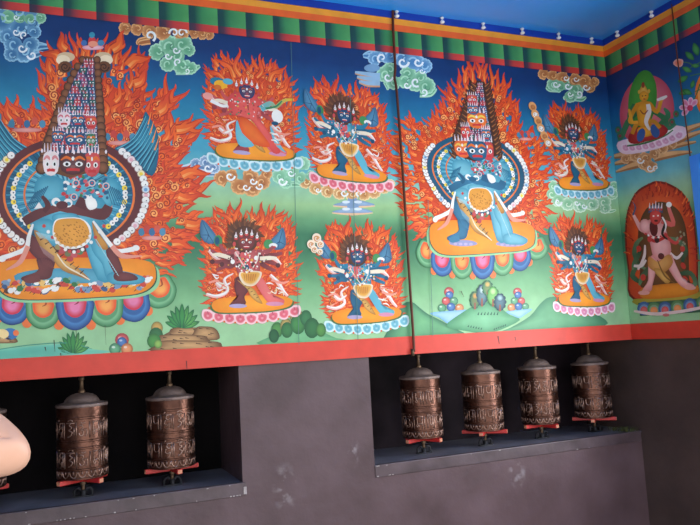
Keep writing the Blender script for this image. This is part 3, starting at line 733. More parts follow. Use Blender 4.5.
    for k in range(17):
        y = 60 + 108*k/16; xl, xr = edges(y); r = 3.6 + 2.2*k/16
        if blue:
            for x, sg in ((xl, -1), (xr, 1)): a.stroke(((x, y + 5), (x + sg*5, y + 1), (x + sg*9, y - 6)), (7, 5, .5), (84, 50, 34)); a.stroke(((x, y + 4), (x + sg*6, y - 1)), (2, .6), (170, 104, 60))
        else:
            for x in (xl, xr): a.ell(x, y, r*1.05, r*1.15, (70, 40, 28)); a.ell(x, y - .4, r*.9, r*.95, (96, 58, 36), (146, 92, 60))
    a.poly([(edges(y_)[0] + 3, y_) for y_ in (62, 70, 80, 95, 110, 130, 150, 167)][::-1] + [(edges(62)[1] - 3, 62), (edges(166)[1] - 5, 166)], (44, 66, 96) if not blue else (70, 44, 46))
    cols = ((28, 84, 124), (178, 64, 72), (140, 84, 120), (34, 96, 134), (30, 88, 126), (180, 70, 78), (84, 60, 100), (36, 100, 96))
    y = 64; i = 0
    while y < 150:
        xl, xr = edges(y); xl += 4; xr -= 3; n = max(2, int((xr - xl)/(6.6 if not blue else 8)))
        for k in range(n):
            x = xl + (xr - xl)*(k + .5)/n; w = (xr - xl)/n*.5; c = cols[(k*3 + i*5 + rnd.randrange(3)) % 8]
            a.ell(x, y, w*.95, 3.9, c, n=8); a.ell(x, y + 1.4, w*.55, 1.1, mixc(c, (230, 60, 60), .5), n=6)
            a.stroke(((x - w*.6, y - 2.8), (x - w*.6, y - 5.2)), (1.3, .4), (214, 170, 196)); a.stroke(((x + w*.4, y - 2.8), (x + w*.4, y - 5.6)), (1.3, .4), (232, 214, 224))
            a.ell(x - w*.4, y - .6, .8, .7, WHITE, n=6); a.ell(x + w*.4, y - .6, .8, .7, WHITE, n=6)
            a.ell(x, y - 3.2, .9, 1, (200, 60, 66), n=6)
        y += 6.4; i += 1
    def face(x, y, w, hh, c, eye=True, brow=(226, 110, 40)):
        a.blob([(x - w, y - hh*.5), (x - w*.6, y - hh), (x + w*.6, y - hh), (x + w, y - hh*.5), (x + w*.85, y + hh*.6), (x, y + hh), (x - w*.85, y + hh*.6)], c, mixc(c, (255, 255, 255), .12), n=2)
        for sg in (-1, 1): a.ell(x + sg*w*.45, y, w*.3, hh*.24, WHITE, n=8); a.ell(x + sg*w*.45, y + .2, w*.13, hh*.16, (24, 16, 16), n=6); a.stroke(((x + sg*w*.1, y - hh*.38), (x + sg*w*.5, y - hh*.62), (x + sg*w*.9, y - hh*.35)), (hh*.2, hh*.26, hh*.1), brow)
        a.ell(x, y - hh*.5, w*.12, hh*.2, WHITE, n=6); a.stroke(((x - w*.5, y + hh*.55), (x, y + hh*.48), (x + w*.5, y + hh*.55)), (hh*.22, hh*.28, hh*.22), (206, 52, 52)); a.ell(x, y + hh*.25, w*.2, hh*.16, mixc(c, (255, 200, 180), .3), n=6)
        for k in range(5): a.stroke(((x - w*.8 + w*.4*k, y - hh), (x - w*.8 + w*.4*k, y - hh*1.75)), (w*.22, .4), (236, 216, 220))
    if blue:
        face(80, 116, 14, 12, (232, 110, 40), brow=(250, 210, 90)); face(55, 160, 12, 13, (226, 96, 44), brow=(240, 190, 80)); face(92, 162, 9, 14, (196, 60, 66))
        face(76, 84, 7, 7, (200, 60, 70)); face(76, 100, 8, 7, (40, 96, 130)); face(62, 134, 7, 9, (196, 56, 60)); face(92, 138, 7, 9, (44, 100, 134))
        face(76, 162, 15, 15, (30, 84, 118))
    else:
        face(64, 120, 6.5, 7.5, (238, 214, 216), brow=(220, 120, 130)); face(78, 121, 6.5, 6, (28, 80, 120)); face(91, 123, 5.5, 7, (206, 66, 66)); face(58, 137, 6, 6, (28, 84, 122)); face(75, 140, 10, 7, (26, 76, 116)); face(91, 141, 4.6, 7, (44, 116, 76))
        face(51, 164, 8, 12, (240, 222, 218), brow=(226, 140, 140)); face(92, 165, 8, 12, (206, 70, 72)); face(73, 164, 13.5, 11, (84, 40, 42))
        for k in range(9): a.ell(42 + 8*k, 151 + rnd.uniform(-2, 2), 1.2, 2.2, (240, 226, 230), n=6)
    # --- lotus throne
    G1, G2, B1, B2 = (66, 132, 84), (128, 186, 138), (34, 74, 132), (70, 130, 186)
    a_ = l
    PT = [(182, 268, 14, 17, -1.15, 'g'), (-32, 276, 14, 17, 1.15, 'g'), (160, 292, 17, 15, -.75, 'g'), (-10, 298, 17, 15, .75, 'g'), (133, 304, 17, 17, -.35, 'b'), (12, 309, 17, 15, .3, 'b'), (106, 309, 17, 17, -.12, 'g'), (43, 312, 17, 16, .12, 'g'), (75, 311, 18, 18, 0, 'b')]
    for x, y, *_ in PT[2:]: pass
    for x, y in ((27, 323), (59, 325), (91, 325), (120, 320), (148, 311), (-2, 318)): l.ell(x, y, 5, 5, (238, 118, 60))
    for (x, y, rx_, ry_, rot, kd) in PT[2:]:
        c, q = math.cos(rot), math.sin(rot)
        pts = [(x + rx_*u*c - ry_*w*q, y + rx_*u*q + ry_*w*c) for u, w in ((-1.0, -.6), (-1.02, 0), (-.85, .6), (-.4, .98), (0, 1.08), (.4, .98), (.85, .6), (1.02, 0), (1, -.6), (0, -1.0))]
        o1, o2 = (G1, G2) if kd == 'g' else (B1, B2); i1, i2 = ((240, 92, 48), (248, 166, 84)) if kd == 'g' else ((212, 52, 74), (232, 128, 168))
        l.rings(pts, ((1, mixc(o1, (0, 0, 0), .25)), (.95, o1), (.72, o2), (.66, mixc(o2, o1, .6))), n=3, cen=(x, y - ry_*.25))
        l.rings([(x + (p[0] - x)*.60, y - ry_*.28 + (p[1] - y)*.60) for p in pts], ((1, i1), (.85, i1), (.35, i2)), n=3)
        l.stroke([(x + rx_*.05, y - ry_*.85), (x + rx_*.18*c, y - ry_*.5), (x - rx_*.05, y - ry_*.35)], (1.2, 1.6, .4), mixc(i1, (0, 0, 0), .3))
    seat = [(2, 262), (60, 258), (120, 258), (150, 262), (156, 274), (152, 286), (136, 294), (100, 297), (60, 299), (20, 299), (2, 292), (-6, 276)]
    l.blob([(77 + (x - 77)*1.05, y + 3.2) for x, y in seat], (150, 204, 150), (170, 214, 160), n=4)
    l.poly([(77 + (x - 77)*1.015, y + .9) for x, y in seat], (44, 84, 66), smooth=4)
    l.blob(seat, (238, 136, 30), (248, 158, 46), n=4)
    if not blue:                                           # prone figures and beasts under the feet
        l.blob([(14, 276), (34, 270), (70, 268), (112, 270), (140, 276), (136, 285), (100, 283), (60, 284), (26, 286)], (70, 150, 176), (94, 168, 190), n=3)
        for k in range(54):
            x = 3 + k*2.72 + rnd.uniform(-2, 2); y = 288 + rnd.uniform(-6, 5) - (k/54)*4
            c = rnd.choice((WHITE, (120, 150, 180), (206, 70, 60), (236, 190, 110), (96, 60, 44), (60, 120, 70), WHITE, (60, 90, 130)))
            l.ell(x, y, rnd.uniform(3, 5), rnd.uniform(2, 3.4), c, n=9, rot=rnd.uniform(-.6, .6)); l.ell(x + 3.5, y - 2, 1.8, 1.6, mixc(c, WHITE, .4), n=7); l.stroke(((x - 3, y + 1), (x - 5, y + 3)), (1, .4), (60, 40, 40))
    else:
        l.ell(46, 284, 22, 4, (150, 150, 190)); l.ell(118, 284, 22, 4, (160, 150, 190))
        for x in (34, 42, 50, 58, 106, 114, 122, 130): l.ell(x, 285, 3, 2, (186, 170, 200), n=8)
    o = a.build('painted_deity', mural, 'back', .0030, .0020, label)
    h.build('flame_halo', o, 'back', .0005, .0018); l.build('lotus_seat', o, 'back', .0022, .0007)
    return o
L_CON = [(-40, 300), (-46, 240), (-40, 170), (-26, 120), (2, 104), (24, 102), (44, 104), (50, 84), (44, 66), (56, 46), (74, 38), (90, 40), (108, 38), (128, 52), (150, 56), (142, 76), (150, 86), (132, 104), (142, 118), (156, 106), (164, 88), (178, 86), (172, 110), (190, 122), (202, 132), (180, 150), (182, 166), (210, 180), (186, 198), (206, 222), (190, 240), (182, 260), (158, 284)]
GW = [[(60, 62, -2.5, 22, 9, 4), (66, 50, -2.0, 18, 8, -3), (112, 50, -.9, 22, 9, 3), (128, 66, -.5, 24, 10, -3), (134, 84, -.7, 20, 9, 3), (158, 112, -.9, 22, 10, 3), (176, 130, -.3, 30, 9, 2), (182, 176, -.2, 28, 9, -3), (178, 196, .1, 24, 9, 3), (186, 224, -.1, 26, 9, 3), (172, 244, .1, 22, 9, -2)]]
great_deity(lambda x, y: (x, y), 'large many-headed deity at the left, maroon and teal limbs and a fan of arms', 21, False, L_CON, (82, 190), GW)
C_ROWS = [(37, 88, 62, 478, .70, 0), (60, 88, 84, 479, .70, 0), (165, 73, 153, 475, .67, .03), (218, 71, 188, 480, .65, .04), (249, 72, 212, 481, .65, .04), (283, 75, 243, 482, .65, .02), (299, 76, 254, 483, .65, -.02), (330, 75, 279, 483, .63, -.04)]
C_CON = [(-20, 285), (-52, 250), (-58, 200), (-60, 150), (-36, 130), (-30, 110), (0, 118), (18, 100), (36, 84), (42, 64), (58, 60), (66, 42), (84, 36), (100, 40), (116, 52), (128, 56), (130, 80), (142, 90), (138, 118), (160, 128), (178, 140), (182, 180), (186, 220), (176, 262), (150, 285)]
great_deity(warp(1, C_ROWS), 'large many-headed blue deity right of the brown cable, on a bare orange seat', 22, True, C_CON, (76, 190), [])

# ------------------------------------------------------------------ clouds, rocks, hills, plants
def part(art, name, label, plane='back', h0=.0006, bud=.001, parent=None):
    return art.build(name, parent or (mural if plane == 'back' else side), plane, h0, bud, label)
BC, BM = (150, 196, 220), (58, 112, 160); GC, GMd = (176, 222, 188), (98, 164, 122); TC, TM = (232, 176, 116), (176, 104, 56); LW = (206, 220, 232)
a = Art(); puff_cloud(a, [(2, 20, 14), (18, 12, 12), (30, 20, 11), (20, 28, 12), (8, 36, 9), (34, 32, 7), (14, 44, 10), (24, 52, 11), (12, 54, 8), (30, 44, 9)], BC, BM, [(16, 32, 4, 0, 1), (24, 35, 4, 2, 1), (22, 48, 5, 0, 1), (32, 55, 5, 3, -1)], [([(24, 50), (38, 46), (50, 47)], 10), ([(24, 55), (36, 54), (44, 53)], 9)])
part(a, 'painted_cloud', 'blue cloud in the upper left corner')
a = Art(); puff_cloud(a, [(-4, 20, 9), (8, 17, 9), (20, 18, 7), (30, 19, 7), (40, 18, 6)], GC, GMd, [(16, 17, 3, 0, 1)]); part(a, 'painted_cloud', 'green cloud under the valance at the far left')
a = Art(); puff_cloud(a, [(126, 28, 7), (138, 29, 7), (150, 31, 8), (164, 32, 9), (180, 32, 9), (194, 33, 6), (202, 34, 6), (209, 35, 5)], TC, TM, [(150, 36, 6, 1, -1), (174, 33, 5, 3, 1), (182, 33, 5, 0, -1)], [([(150, 40), (140, 42), (138, 45)], 9)])
part(a, 'painted_cloud', 'tan cloud right below the valance at the upper left')
a = Art(); puff_cloud(a, [(158, 52, 9), (170, 46, 11), (182, 44, 10), (188, 50, 7), (176, 56, 11), (168, 64, 8), (182, 66, 9), (190, 68, 7)], GC, GMd, [(168, 56, 4, 0, 1), (178, 62, 4, 2, 1), (176, 50, 4, 0, 1), (187, 71, 3, 2, -1)], [([(176, 70), (190, 70), (200, 66)], 10)])
part(a, 'painted_cloud', 'green cloud below the tan one')
a = Art(); puff_cloud(a, [(196, 164, 6), (206, 162, 7), (214, 168, 6)], LW, (96, 130, 170), [(208, 168, 5, 0, 1)], [([(214, 168), (196, 166), (180, 168)], 9), ([(216, 174), (198, 174), (186, 173)], 5)])
part(a, 'painted_cloud', 'pale blue trailing cloud left of the red-bodied deity')
a = Art(); puff_cloud(a, [(222, 178, 8), (232, 176, 7), (240, 186, 9), (252, 188, 9), (262, 182, 8), (250, 178, 9), (266, 174, 6)], TC, TM, [(230, 176, 5, 0, 1), (246, 187, 4, 0, 1), (260, 186, 4, 3, -1), (253, 181, 4, 0, 1)], [([(226, 184), (218, 180), (215, 181)], 8)])
part(a, 'painted_cloud', 'tan curled cloud under the red-bodied deity')
a = Art(); puff_cloud(a, [(280, 176, 8), (292, 172, 9), (302, 164, 8), (286, 182, 7), (300, 178, 7), (310, 176, 6)], GC, (120, 180, 140), [(282, 181, 5, 0, 1), (291, 173, 4, 0, 1)], [([(290, 184), (302, 184), (310, 182)], 6)])
part(a, 'painted_cloud', 'pale green cloud between the two upper deities')
a = Art(); puff_cloud(a, [(306, 182, 7), (316, 188, 7), (328, 191, 7), (340, 193, 7), (352, 194, 7), (364, 194, 7), (374, 192, 7), (384, 188, 6), (390, 184, 5)], (246, 214, 160), (196, 130, 70), [(318, 190, 3, 0, 1), (344, 193, 4, 0, 1), (360, 193, 4, 2, 1)])
part(a, 'painted_cloud', 'tan scalloped cloud under the pink lotus')
a = Art()
for (x0, x1, y) in ((333, 375, 204), (332, 373, 211)):
    a.stroke(((x0, y + 2), ((x0 + x1)/2, y + 3), (x1, y + 2)), (1, 3, 1), (230, 190, 150)); a.blob([(x0, y + 1), (x0 + 14, y - 3), (352, y - 5), (x1 - 12, y - 3), (x1, y + 1), (352, y + 2)], (120, 150, 186), (160, 184, 206), n=3)
a.stroke(((352, 196), (353, 208)), (8, 12), (130, 158, 190))
for x, y in ((346, 202), (358, 202), (346, 209), (358, 209)): a.ell(x, y, 4, 1.5, (220, 228, 236))
part(a, 'painted_cloud', 'blue wispy tiered cloud below the tan scalloped one')
a = Art(); puff_cloud(a, [(376, 58, 8), (390, 56, 9), (402, 58, 11), (414, 62, 10), (424, 66, 8), (382, 55, 7)], (160, 200, 226), (74, 130, 180), [(382, 58, 5, 2, 1), (403, 62, 6, 0, 1), (418, 62, 5, 0, 1), (422, 71, 3, 0, 1)], [([(380, 56), (370, 55), (363, 56)], 11), ([(418, 68), (426, 66), (432, 66)], 8)])
part(a, 'painted_cloud', 'blue cloud crossed by the brown cable')
a = Art(); puff_cloud(a, [(386, 74, 9), (394, 82, 8), (406, 80, 9), (416, 82, 10), (426, 86, 9), (390, 70, 8), (408, 74, 8), (420, 78, 7)], GC, (104, 170, 130), [(388, 77, 5, 0, 1), (407, 85, 4, 0, 1), (416, 82, 5, 1, 1), (424, 92, 4, 2, -1)], [([(420, 92), (430, 92), (436, 88)], 11), ([(386, 82), (388, 90)], 6), ([(392, 82), (394, 90)], 6)])
for k in range(3): a.stroke(((380, 76 + 4*k), (368, 74.5 + 4.5*k), (355 + 2*k, 72 + 4.6*k)), (6, 5, 2), (150, 186, 214)); a.stroke(((380, 78.4 + 4*k), (368, 77 + 4.5*k), (355 + 2*k, 73.6 + 4.6*k)), (1.6, 1.8, 1), (214, 160, 116))
a.ell(372, 68, 8, 4, (120, 160, 196)); part(a, 'painted_cloud', 'green cloud with a blue swept tail, crossed by the brown cable')
a = Art(); puff_cloud(a, [(544, 74, 6), (553, 76, 6), (563, 78, 7), (574, 80, 7), (584, 81, 7), (594, 82, 5), (590, 88, 5)], TC, TM, [(586, 87, 4, 0, 1), (566, 78, 3, 0, 1), (576, 79, 3, 0, 1)]); part(a, 'painted_cloud', 'tan cloud under the valance near the corner')
a = Art(); puff_cloud(a, [(554, 84, 7), (566, 84, 8), (575, 90, 8), (570, 96, 7), (560, 86, 7)], GC, GMd, [(556, 84, 4, 0, 1), (568, 86, 4, 0, 1), (579, 94, 4, 2, -1), (570, 94, 3, 0, 1)], [([(558, 88), (550, 88), (546, 87)], 9), ([(574, 98), (582, 99), (586, 97)], 6)])
part(a, 'painted_cloud', 'green cloud below the tan one near the corner')
a = Art(); puff_cloud(a, [(553, 186, 6), (552, 194, 7), (558, 200, 7), (568, 204, 7), (580, 206, 7), (592, 204, 7), (604, 202, 7), (612, 194, 6), (614, 186, 5), (605, 208, 6)], (214, 236, 208), (128, 190, 142), [(558, 202, 4, 0, 1), (577, 203, 3, 0, 1), (584, 206, 3, 0, 1)], [([(600, 209), (610, 211), (616, 210)], 5)])
part(a, 'painted_cloud', 'pale green cloud cradling the lotus near the corner', h0=.0004)
def fern(x, y, s, lab):
    a = Art()
    for k, an in enumerate((-2.8, -.35, -2.45, -.7, -2.15, -1.0, -1.85, -1.3, -1.57)):
        L = s*(.75 + .28*(k/8)); c1 = (30, 110, 66) if k % 2 else (60, 146, 70); ex, ey = x + L*math.cos(an), y + L*math.sin(an)
        mx, my = (x + ex)/2, (y + ey)/2; nx, ny = -math.sin(an)*s*.13, math.cos(an)*s*.13
        a.blob([(x, y), (mx + nx, my + ny), (ex, ey), (mx - nx, my - ny)], (24, 92, 62), (104, 176, 84) if k % 2 else (66, 150, 76), n=3)
        a.stroke(((x, y), (ex, ey)), (.8, .3), c1)
    part(a, 'painted_plant', lab)
def rock(pts, lab, seed):
    rnd = random.Random(seed); a = Art()
    for (x0, x1, y0, y1) in pts:
        a.blob([(x0, y1), (x0 + 3, (y0+y1)/2), (x0 + 7, y0), ((x0+x1)/2, y0 - .6), (x1 - 5, y0 + .6), (x1, (y0+y1)/2), (x1 - 2, y1)], (96, 62, 40), (206, 160, 108), n=3)
        for k in range(int((x1-x0)/5)): x = rnd.uniform(x0+3, x1-6); y = rnd.uniform(y0+1, y1-1); a.stroke(((x, y), (x+4, y+.6)), (1, .3), (70, 44, 32))
    part(a, 'painted_rock', lab)
a = Art(); a.blob([(-40, 352), (-5, 350), (30, 346), (66, 344), (90, 349), (110, 352), (60, 358), (-40, 362)], (120, 198, 170), (96, 184, 162), n=3); a.stroke(((-5, 350), (30, 345), (68, 343), (92, 349)), (.8, 1, .5), (66, 150, 130)); part(a, 'painted_water', 'turquoise pool at the bottom left')
fern(73, 353, 22, 'green leafy plant above the red border'); 
rock([(166, 214, 328, 336), (190, 219, 327, 340), (154, 208, 335, 343), (152, 222, 341, 351)], 'brown layered rocks at the lower left', 3)
fern(182, 328, 24, 'green leafy plant on the brown rocks')
rock([(-12, 17, 336, 343)], 'brown rock at the far left', 4)
a = Art(); a.ell(10, 334, 8, 6, (60, 120, 180)); a.ell(2, 334, 7, 5, (244, 214, 150)); a.ell(16, 333, 3, 3, (236, 120, 70)); part(a, 'painted_jewels', 'blue and cream jewels on the far left rock')
a = Art()
for (x, y, r, c) in ((157, 328, 6, (220, 170, 90)), (156, 335, 7, (56, 120, 70)), (154, 341, 7, (78, 150, 70)), (158, 344, 4, (150, 190, 90))): a.ell(x, y, r, r*1.1, mixc(c, (20, 60, 40), .5), c)
part(a, 'painted_bush', 'small green bush left of the brown rocks')
def jewels(spec, lab):
    a = Art()
    for x, y, r, c in spec: a.ell(x, y, r, r, mixc(c, (20, 20, 40), .35), mixc(c, (255, 255, 255), .2)); a.ell(x - r*.25, y - r*.3, r*.3, r*.2, mixc(c, WHITE, .7))
    part(a, 'painted_jewels', lab, bud=.0008)
RJ, BJ, GJ, OJ = (220, 70, 66), (48, 104, 176), (76, 160, 104), (242, 138, 70)
jewels(((122, 340, 7, RJ), (122, 342, 5, BJ), (115, 349, 6, GJ), (127, 349, 6, OJ)), 'pile of round jewels above the red border at the left')
jewels(((449, 292, 5, RJ), (449.5, 295, 4, BJ), (446, 301, 4.2, RJ), (454, 301, 4.2, GJ), (442, 308, 4.4, GJ), (451, 307, 4.4, BJ), (459.5, 308, 4.4, OJ)), 'left pile of round jewels below the large blue deity')
jewels(((517.5, 292, 4.4, RJ), (518, 295, 3.6, BJ), (514.5, 301, 3.8, GJ), (521.5, 301, 3.8, RJ), (511.5, 307.5, 4, OJ), (518.6, 306.5, 4, BJ), (525.5, 306.5, 3.6, GJ)), 'right pile of round jewels below the large blue deity')
a = Art()
a.blob([(260, 345), (272, 336), (290, 330), (304, 326), (318, 330), (336, 338), (348, 341)], (92, 160, 110), (120, 184, 132), n=3)
for (x, y, r, c) in ((277, 330, 7, (86, 150, 74)), (286, 326, 7, (210, 170, 96)), (287, 330, 7, (60, 126, 70)), (297, 318, 8, (230, 180, 110)), (298, 324, 9, (70, 140, 74)), (306, 318, 7, (60, 126, 76)), (312, 328, 9, (52, 116, 66)), (321, 330, 6, (90, 150, 70)), (274, 336, 6, (40, 100, 60))): a.ell(x, y, r*.85, r*1.15, mixc(c, (16, 60, 44), .55), c)
part(a, 'painted_hill', 'green hill with bushes between the two lower deities', h0=.0016)
a = Art(); a.blob([(384, 345), (395, 318), (403, 304), (412, 302), (420, 308), (428, 314), (440, 320), (454, 328), (466, 336), (430, 341)], (52, 112, 82), (112, 176, 124), n=3); part(a, 'painted_hill', 'dark green hill beside the brown cable')
a = Art(); a.blob([(492, 336), (510, 328), (530, 316), (540, 304), (550, 297), (566, 300), (600, 316), (604, 326), (550, 332)], (70, 132, 96), (112, 174, 128), n=3); part(a, 'painted_hill', 'green hill at the foot of the corner deity', h0=.0003, bud=.0002)
a = Art(); a.blob([(430, 313), (450, 311), (470, 310), (464, 318), (450, 324), (440, 318)], (120, 176, 214), (170, 206, 232), n=3); part(a, 'painted_water', 'left blue pool below the jewels', h0=.0018)
a = Art(); a.blob([(505, 312), (518, 310), (532, 309), (526, 314), (519, 318), (512, 315)], (120, 176, 214), (170, 206, 232), n=3); part(a, 'painted_water', 'right blue pool below the jewels', h0=.0018)
a = Art(); a.blob([(446, 326), (460, 314), (474, 306), (486, 302), (498, 306), (510, 315), (520, 320), (500, 330), (484, 333), (466, 331)], (72, 142, 98), (126, 190, 142), n=3)
for k in range(7): a.stroke(((478 + 3.2*k, 315), (479 + 3.2*k, 312)), (1.6, .4), (40, 90, 70))
for k in range(6): a.stroke(((468 + 2.6*k, 327 + .5*k), (469 + 2.6*k, 325 + .5*k)), (1.4, .3), (40, 90, 70)); a.stroke(((494 + 2.2*k, 330 - .8*k), (495 + 2.2*k, 328 - .8*k)), (1.4, .3), (40, 90, 70))
part(a, 'painted_hill', 'green mound under the painted trees', h0=.0020)
a = Art()
for (x, y, rx, ry, c, tc) in ((475, 300, 4.5, 9, (66, 120, 84), (232, 160, 84)), (482, 295, 5, 11, (58, 96, 110), (200, 220, 214)), (487.5, 288, 5, 8, (70, 130, 90), (236, 180, 100)), (493, 296, 5.5, 10, (96, 170, 84), (200, 226, 160)), (500, 302, 5.5, 9, (46, 80, 96), (170, 200, 204))):
    for k in range(10):
        an = 2*PI*k/10; a.ell(x + rx*.8*math.cos(an), y + ry*.75*math.sin(an), rx*.42, ry*.26, mixc(c, (20, 40, 50), .35), n=8)
    a.ell(x, y, rx*.9, ry*.9, c, mixc(c, tc, .35)); a.ell(x, y - ry*.45, rx*.6, ry*.4, c, tc); a.stroke(((x, y + ry*.3), (x, y + ry*1.05)), (1.6, 2), (150, 84, 66))
part(a, 'painted_trees', 'clump of five rounded trees on the mound', h0=.0028)
# seams of the plywood and scratches in the paint
a = Art()
for (x0, y0, x1, y1) in ((291, 42, 299, 345), (350, 90, 358, 340), (428, 200, 433, 336)):
    a = Art(); a.stroke(((x0, y0), (x1, y1)), (.5, .5), (84, 120, 112)); part(a, 'board_seam', None, h0=.0062, bud=.0001)
a = Art()
for (x0, y0, x1, y1, w) in ((54, 340, 55, 352, .8), (45, 347, 46, 351, 1.2), (60.5, 353, 61, 356, 1), (461, 291, 464, 297, .7), (498, 336, 499.5, 344, 1.1), (515, 337, 516, 341, .8), (186.5, 361, 187, 369, 1.0), (76, 330, 77, 343, .5), (105, 325, 106, 345, .4)):
    a = Art(); a.stroke(((x0, y0), (x1, y1)), (w, w*.4), (70, 44, 44)); part(a, 'paint_scratch', None, h0=.0050, bud=.0001)

# ------------------------------------------------------------------ side wall figures
a = Art(); h = Art(); l = Art()
h.ell(647, 112, 27, 37, (196, 74, 92), (226, 128, 140), rot=.12, n=40); h.ell(642.5, 100, 14, 30, (60, 140, 50), (80, 164, 62), rot=.12, n=36)
h.poly([(647 + 29*math.cos(t*.2) , 112) for t in range(2)] + [(647, 112.2)], (196, 74, 92))
ps = [(626 + 53*t, 147.5 - 12.5*t + 3.5*math.sin(PI*t), 5, 4.5, .3 - .6*t) for t in (0, .125, .25, .375, .5, .625, .75, .875, 1)]
l.blob([(618, 142), (640, 136), (670, 126), (686, 128), (684, 138), (660, 148), (632, 154), (620, 152)], (240, 214, 226), (246, 230, 238), n=3)
lotus(l, ps, (248, 226, 236), (222, 160, 190))
l.blob([(628, 141), (645, 136), (668, 127), (673, 130), (660, 138), (640, 145), (630, 146)], (236, 236, 226), (246, 246, 240), n=3); l.stroke(((627, 146), (645, 143), (664, 136), (673, 130)), (1.6, 2, 1.2), (60, 120, 70))
YL, YL2 = (214, 140, 28), (244, 176, 50)
for pts in (((640, 110), (628, 122), (622, 136), (618, 140)), ((650, 110), (664, 118), (668, 128), (676, 124)), ((634, 104), (630, 118), (636, 132)), ((656, 128), (668, 116), (664, 108))): a.stroke(pts, (3, 6, 5, 2), (44, 112, 66), (66, 134, 96))
a.blob([(632, 130), (644, 126), (660, 124), (668, 130), (662, 137), (648, 141), (634, 144), (628, 140)], (150, 36, 36), (186, 56, 48), n=3)
a.blob([(638, 128), (656, 124), (658, 132), (650, 136), (640, 137)], YL, YL2, n=3); a.ell(641, 135, 4, 7, (50, 92, 150), rot=.3); a.ell(655, 131, 4.4, 7, (50, 92, 150), rot=-.3)
a.stroke(((632, 134), (637, 124), (645, 126)), (4, 4, 3), (206, 140, 34)); a.stroke(((660, 128), (653, 121), (646, 126)), (4, 4, 3), (206, 140, 34))
a.blob([(637, 103), (651, 102), (651, 114), (648, 126), (640, 126), (637, 114)], YL, YL2, n=3)
a.stroke(((638, 104), (632, 114), (630, 122), (638, 122)), (4.4, 4, 3.4, 3), YL, YL2); a.stroke(((650, 104), (657, 112), (661, 101), (663, 98)), (4.4, 4, 3.4, 3), YL, YL2)
a.stroke(((632, 122), (630, 114), (629, 109)), (3, 3, 2), YL2); a.stroke(((657, 100), (663, 98), (667, 96)), (2.4, 3.4, 2), (236, 230, 220))
a.stroke(((648, 104), (649, 112), (646, 122), (650, 130)), (4, 5, 4, 2), (240, 232, 220)); a.stroke(((640, 110), (644, 114), (648, 110)), (1, 1.2, 1), (150, 60, 40))
a.ell(644, 96, 4.6, 5.6, YL, YL2, rot=.1); a.blob([(638.5, 94), (640, 89), (643.5, 84), (647, 89), (649, 94), (644, 91)], (200, 140, 50), (236, 190, 90), n=3); a.ell(643, 85, 1.6, 3, (150, 60, 40)); a.ell(642.5, 96, .8, .5, (40, 20, 20)); a.ell(645.6, 95.6, .8, .5, (40, 20, 20)); a.ell(644.4, 99, 1.4, .6, (190, 60, 50))
for x, y in ((639, 92), (649, 91)): a.ell(x, y, 1.2, 2, (220, 180, 70))
for x, y in ((620, 136), (672, 122), (676, 114), (618, 130)): a.ell(x, y, 3, 3.6, (58, 116, 80)); a.ell(x, y, 1.4, 1.6, (140, 60, 60))
o = a.build('painted_deity', side, 'right', .0034, .0012, 'golden seated figure before a green and a pink halo')
h.build('round_halo', o, 'right', .0006, .0006); l.build('lotus_seat', o, 'right', .0020, .0008)
a = Art()
cl = [(612, 160), (620, 155), (632, 158), (640, 160), (652, 152), (664, 148), (676, 140), (686, 136), (698, 130), (690, 146), (676, 152), (660, 158), (648, 166), (652, 170), (642, 164)]
for (x0, y0, x1, y1) in ((640, 154, 607, 158), (644, 158, 611, 165), (648, 162, 616, 172), (650, 152, 696, 142), (660, 148, 706, 130), (654, 158, 692, 152), (664, 140, 708, 122)):
    a.stroke(((x0, y0), ((x0+x1)/2, (y0+y1)/2 - 1), (x1, y1)), (8, 7, 2), (170, 118, 70)); a.stroke(((x0, y0 - 1), ((x0+x1)/2, (y0+y1)/2 - 2), (x1, y1 - .6)), (5, 4, 1), (222, 176, 120))
puff_cloud(a, [(636, 156, 6), (646, 158, 7), (654, 154, 6), (662, 148, 6), (672, 144, 5), (650, 166, 7), (644, 164, 6), (626, 159, 5)], (232, 190, 138), (184, 126, 74), [(650, 168, 4, 0, 1), (656, 168, 3, 2, 1), (640, 160, 4, 0, 1)])
part(a, 'painted_cloud', 'tan trailing cloud under the golden figure', 'right', h0=.0008)
# flowers beside the side cable
a = Art()
for (x0, y0, x1, y1) in ((706, 60, 690, 68), (694, 66, 682, 62), (700, 84, 692, 104), (704, 74, 690, 76), (708, 88, 694, 92)): a.stroke(((x0, y0), ((x0+x1)/2 + 1, (y0+y1)/2 - 1), (x1, y1)), (1.4, 1, .8), (70, 120, 70))
for (x, y, an, L) in ((688, 76, 2.6, 12), (692, 72, 3.6, 11), (690, 90, 2.8, 12), (692, 94, 3.5, 10), (698, 56, 4.4, 14), (694, 60, 3.9, 12), (704, 56, 5.0, 14), (700, 66, 3.2, 9), (694, 80, 1.9, 9)):
    ex, ey = x + L*math.cos(an), y + L*math.sin(an); nx, ny = -math.sin(an)*L*.26, math.cos(an)*L*.26
    a.blob([(x, y), ((x+ex)/2 + nx, (y+ey)/2 + ny), (ex, ey), ((x+ex)/2 - nx, (y+ey)/2 - ny)], (40, 104, 56), (84, 160, 78), n=3)
for (x, y) in ((679, 63),): a.blob([(x - 6, y), (x - 2, y - 4), (x + 4, y - 3), (x + 3, y + 3), (x - 2, y + 4)], (236, 190, 170), (240, 120, 80), n=3)
for (x, y) in ((690, 108),):
    for an in (2.4, 3.2, 4.0, 4.8, 5.4): a.blob([(x, y), (x + 8*math.cos(an - .35), y + 8*math.sin(an - .35)), (x + 11*math.cos(an), y + 11*math.sin(an)), (x + 8*math.cos(an + .35), y + 8*math.sin(an + .35))], (240, 214, 224), (226, 120, 160), n=3)
    a.ell(x, y, 3, 3, (206, 60, 90))
part(a, 'painted_flowers', 'leafy stems with orange and pink flowers beside the side cable', 'right', h0=.0010)
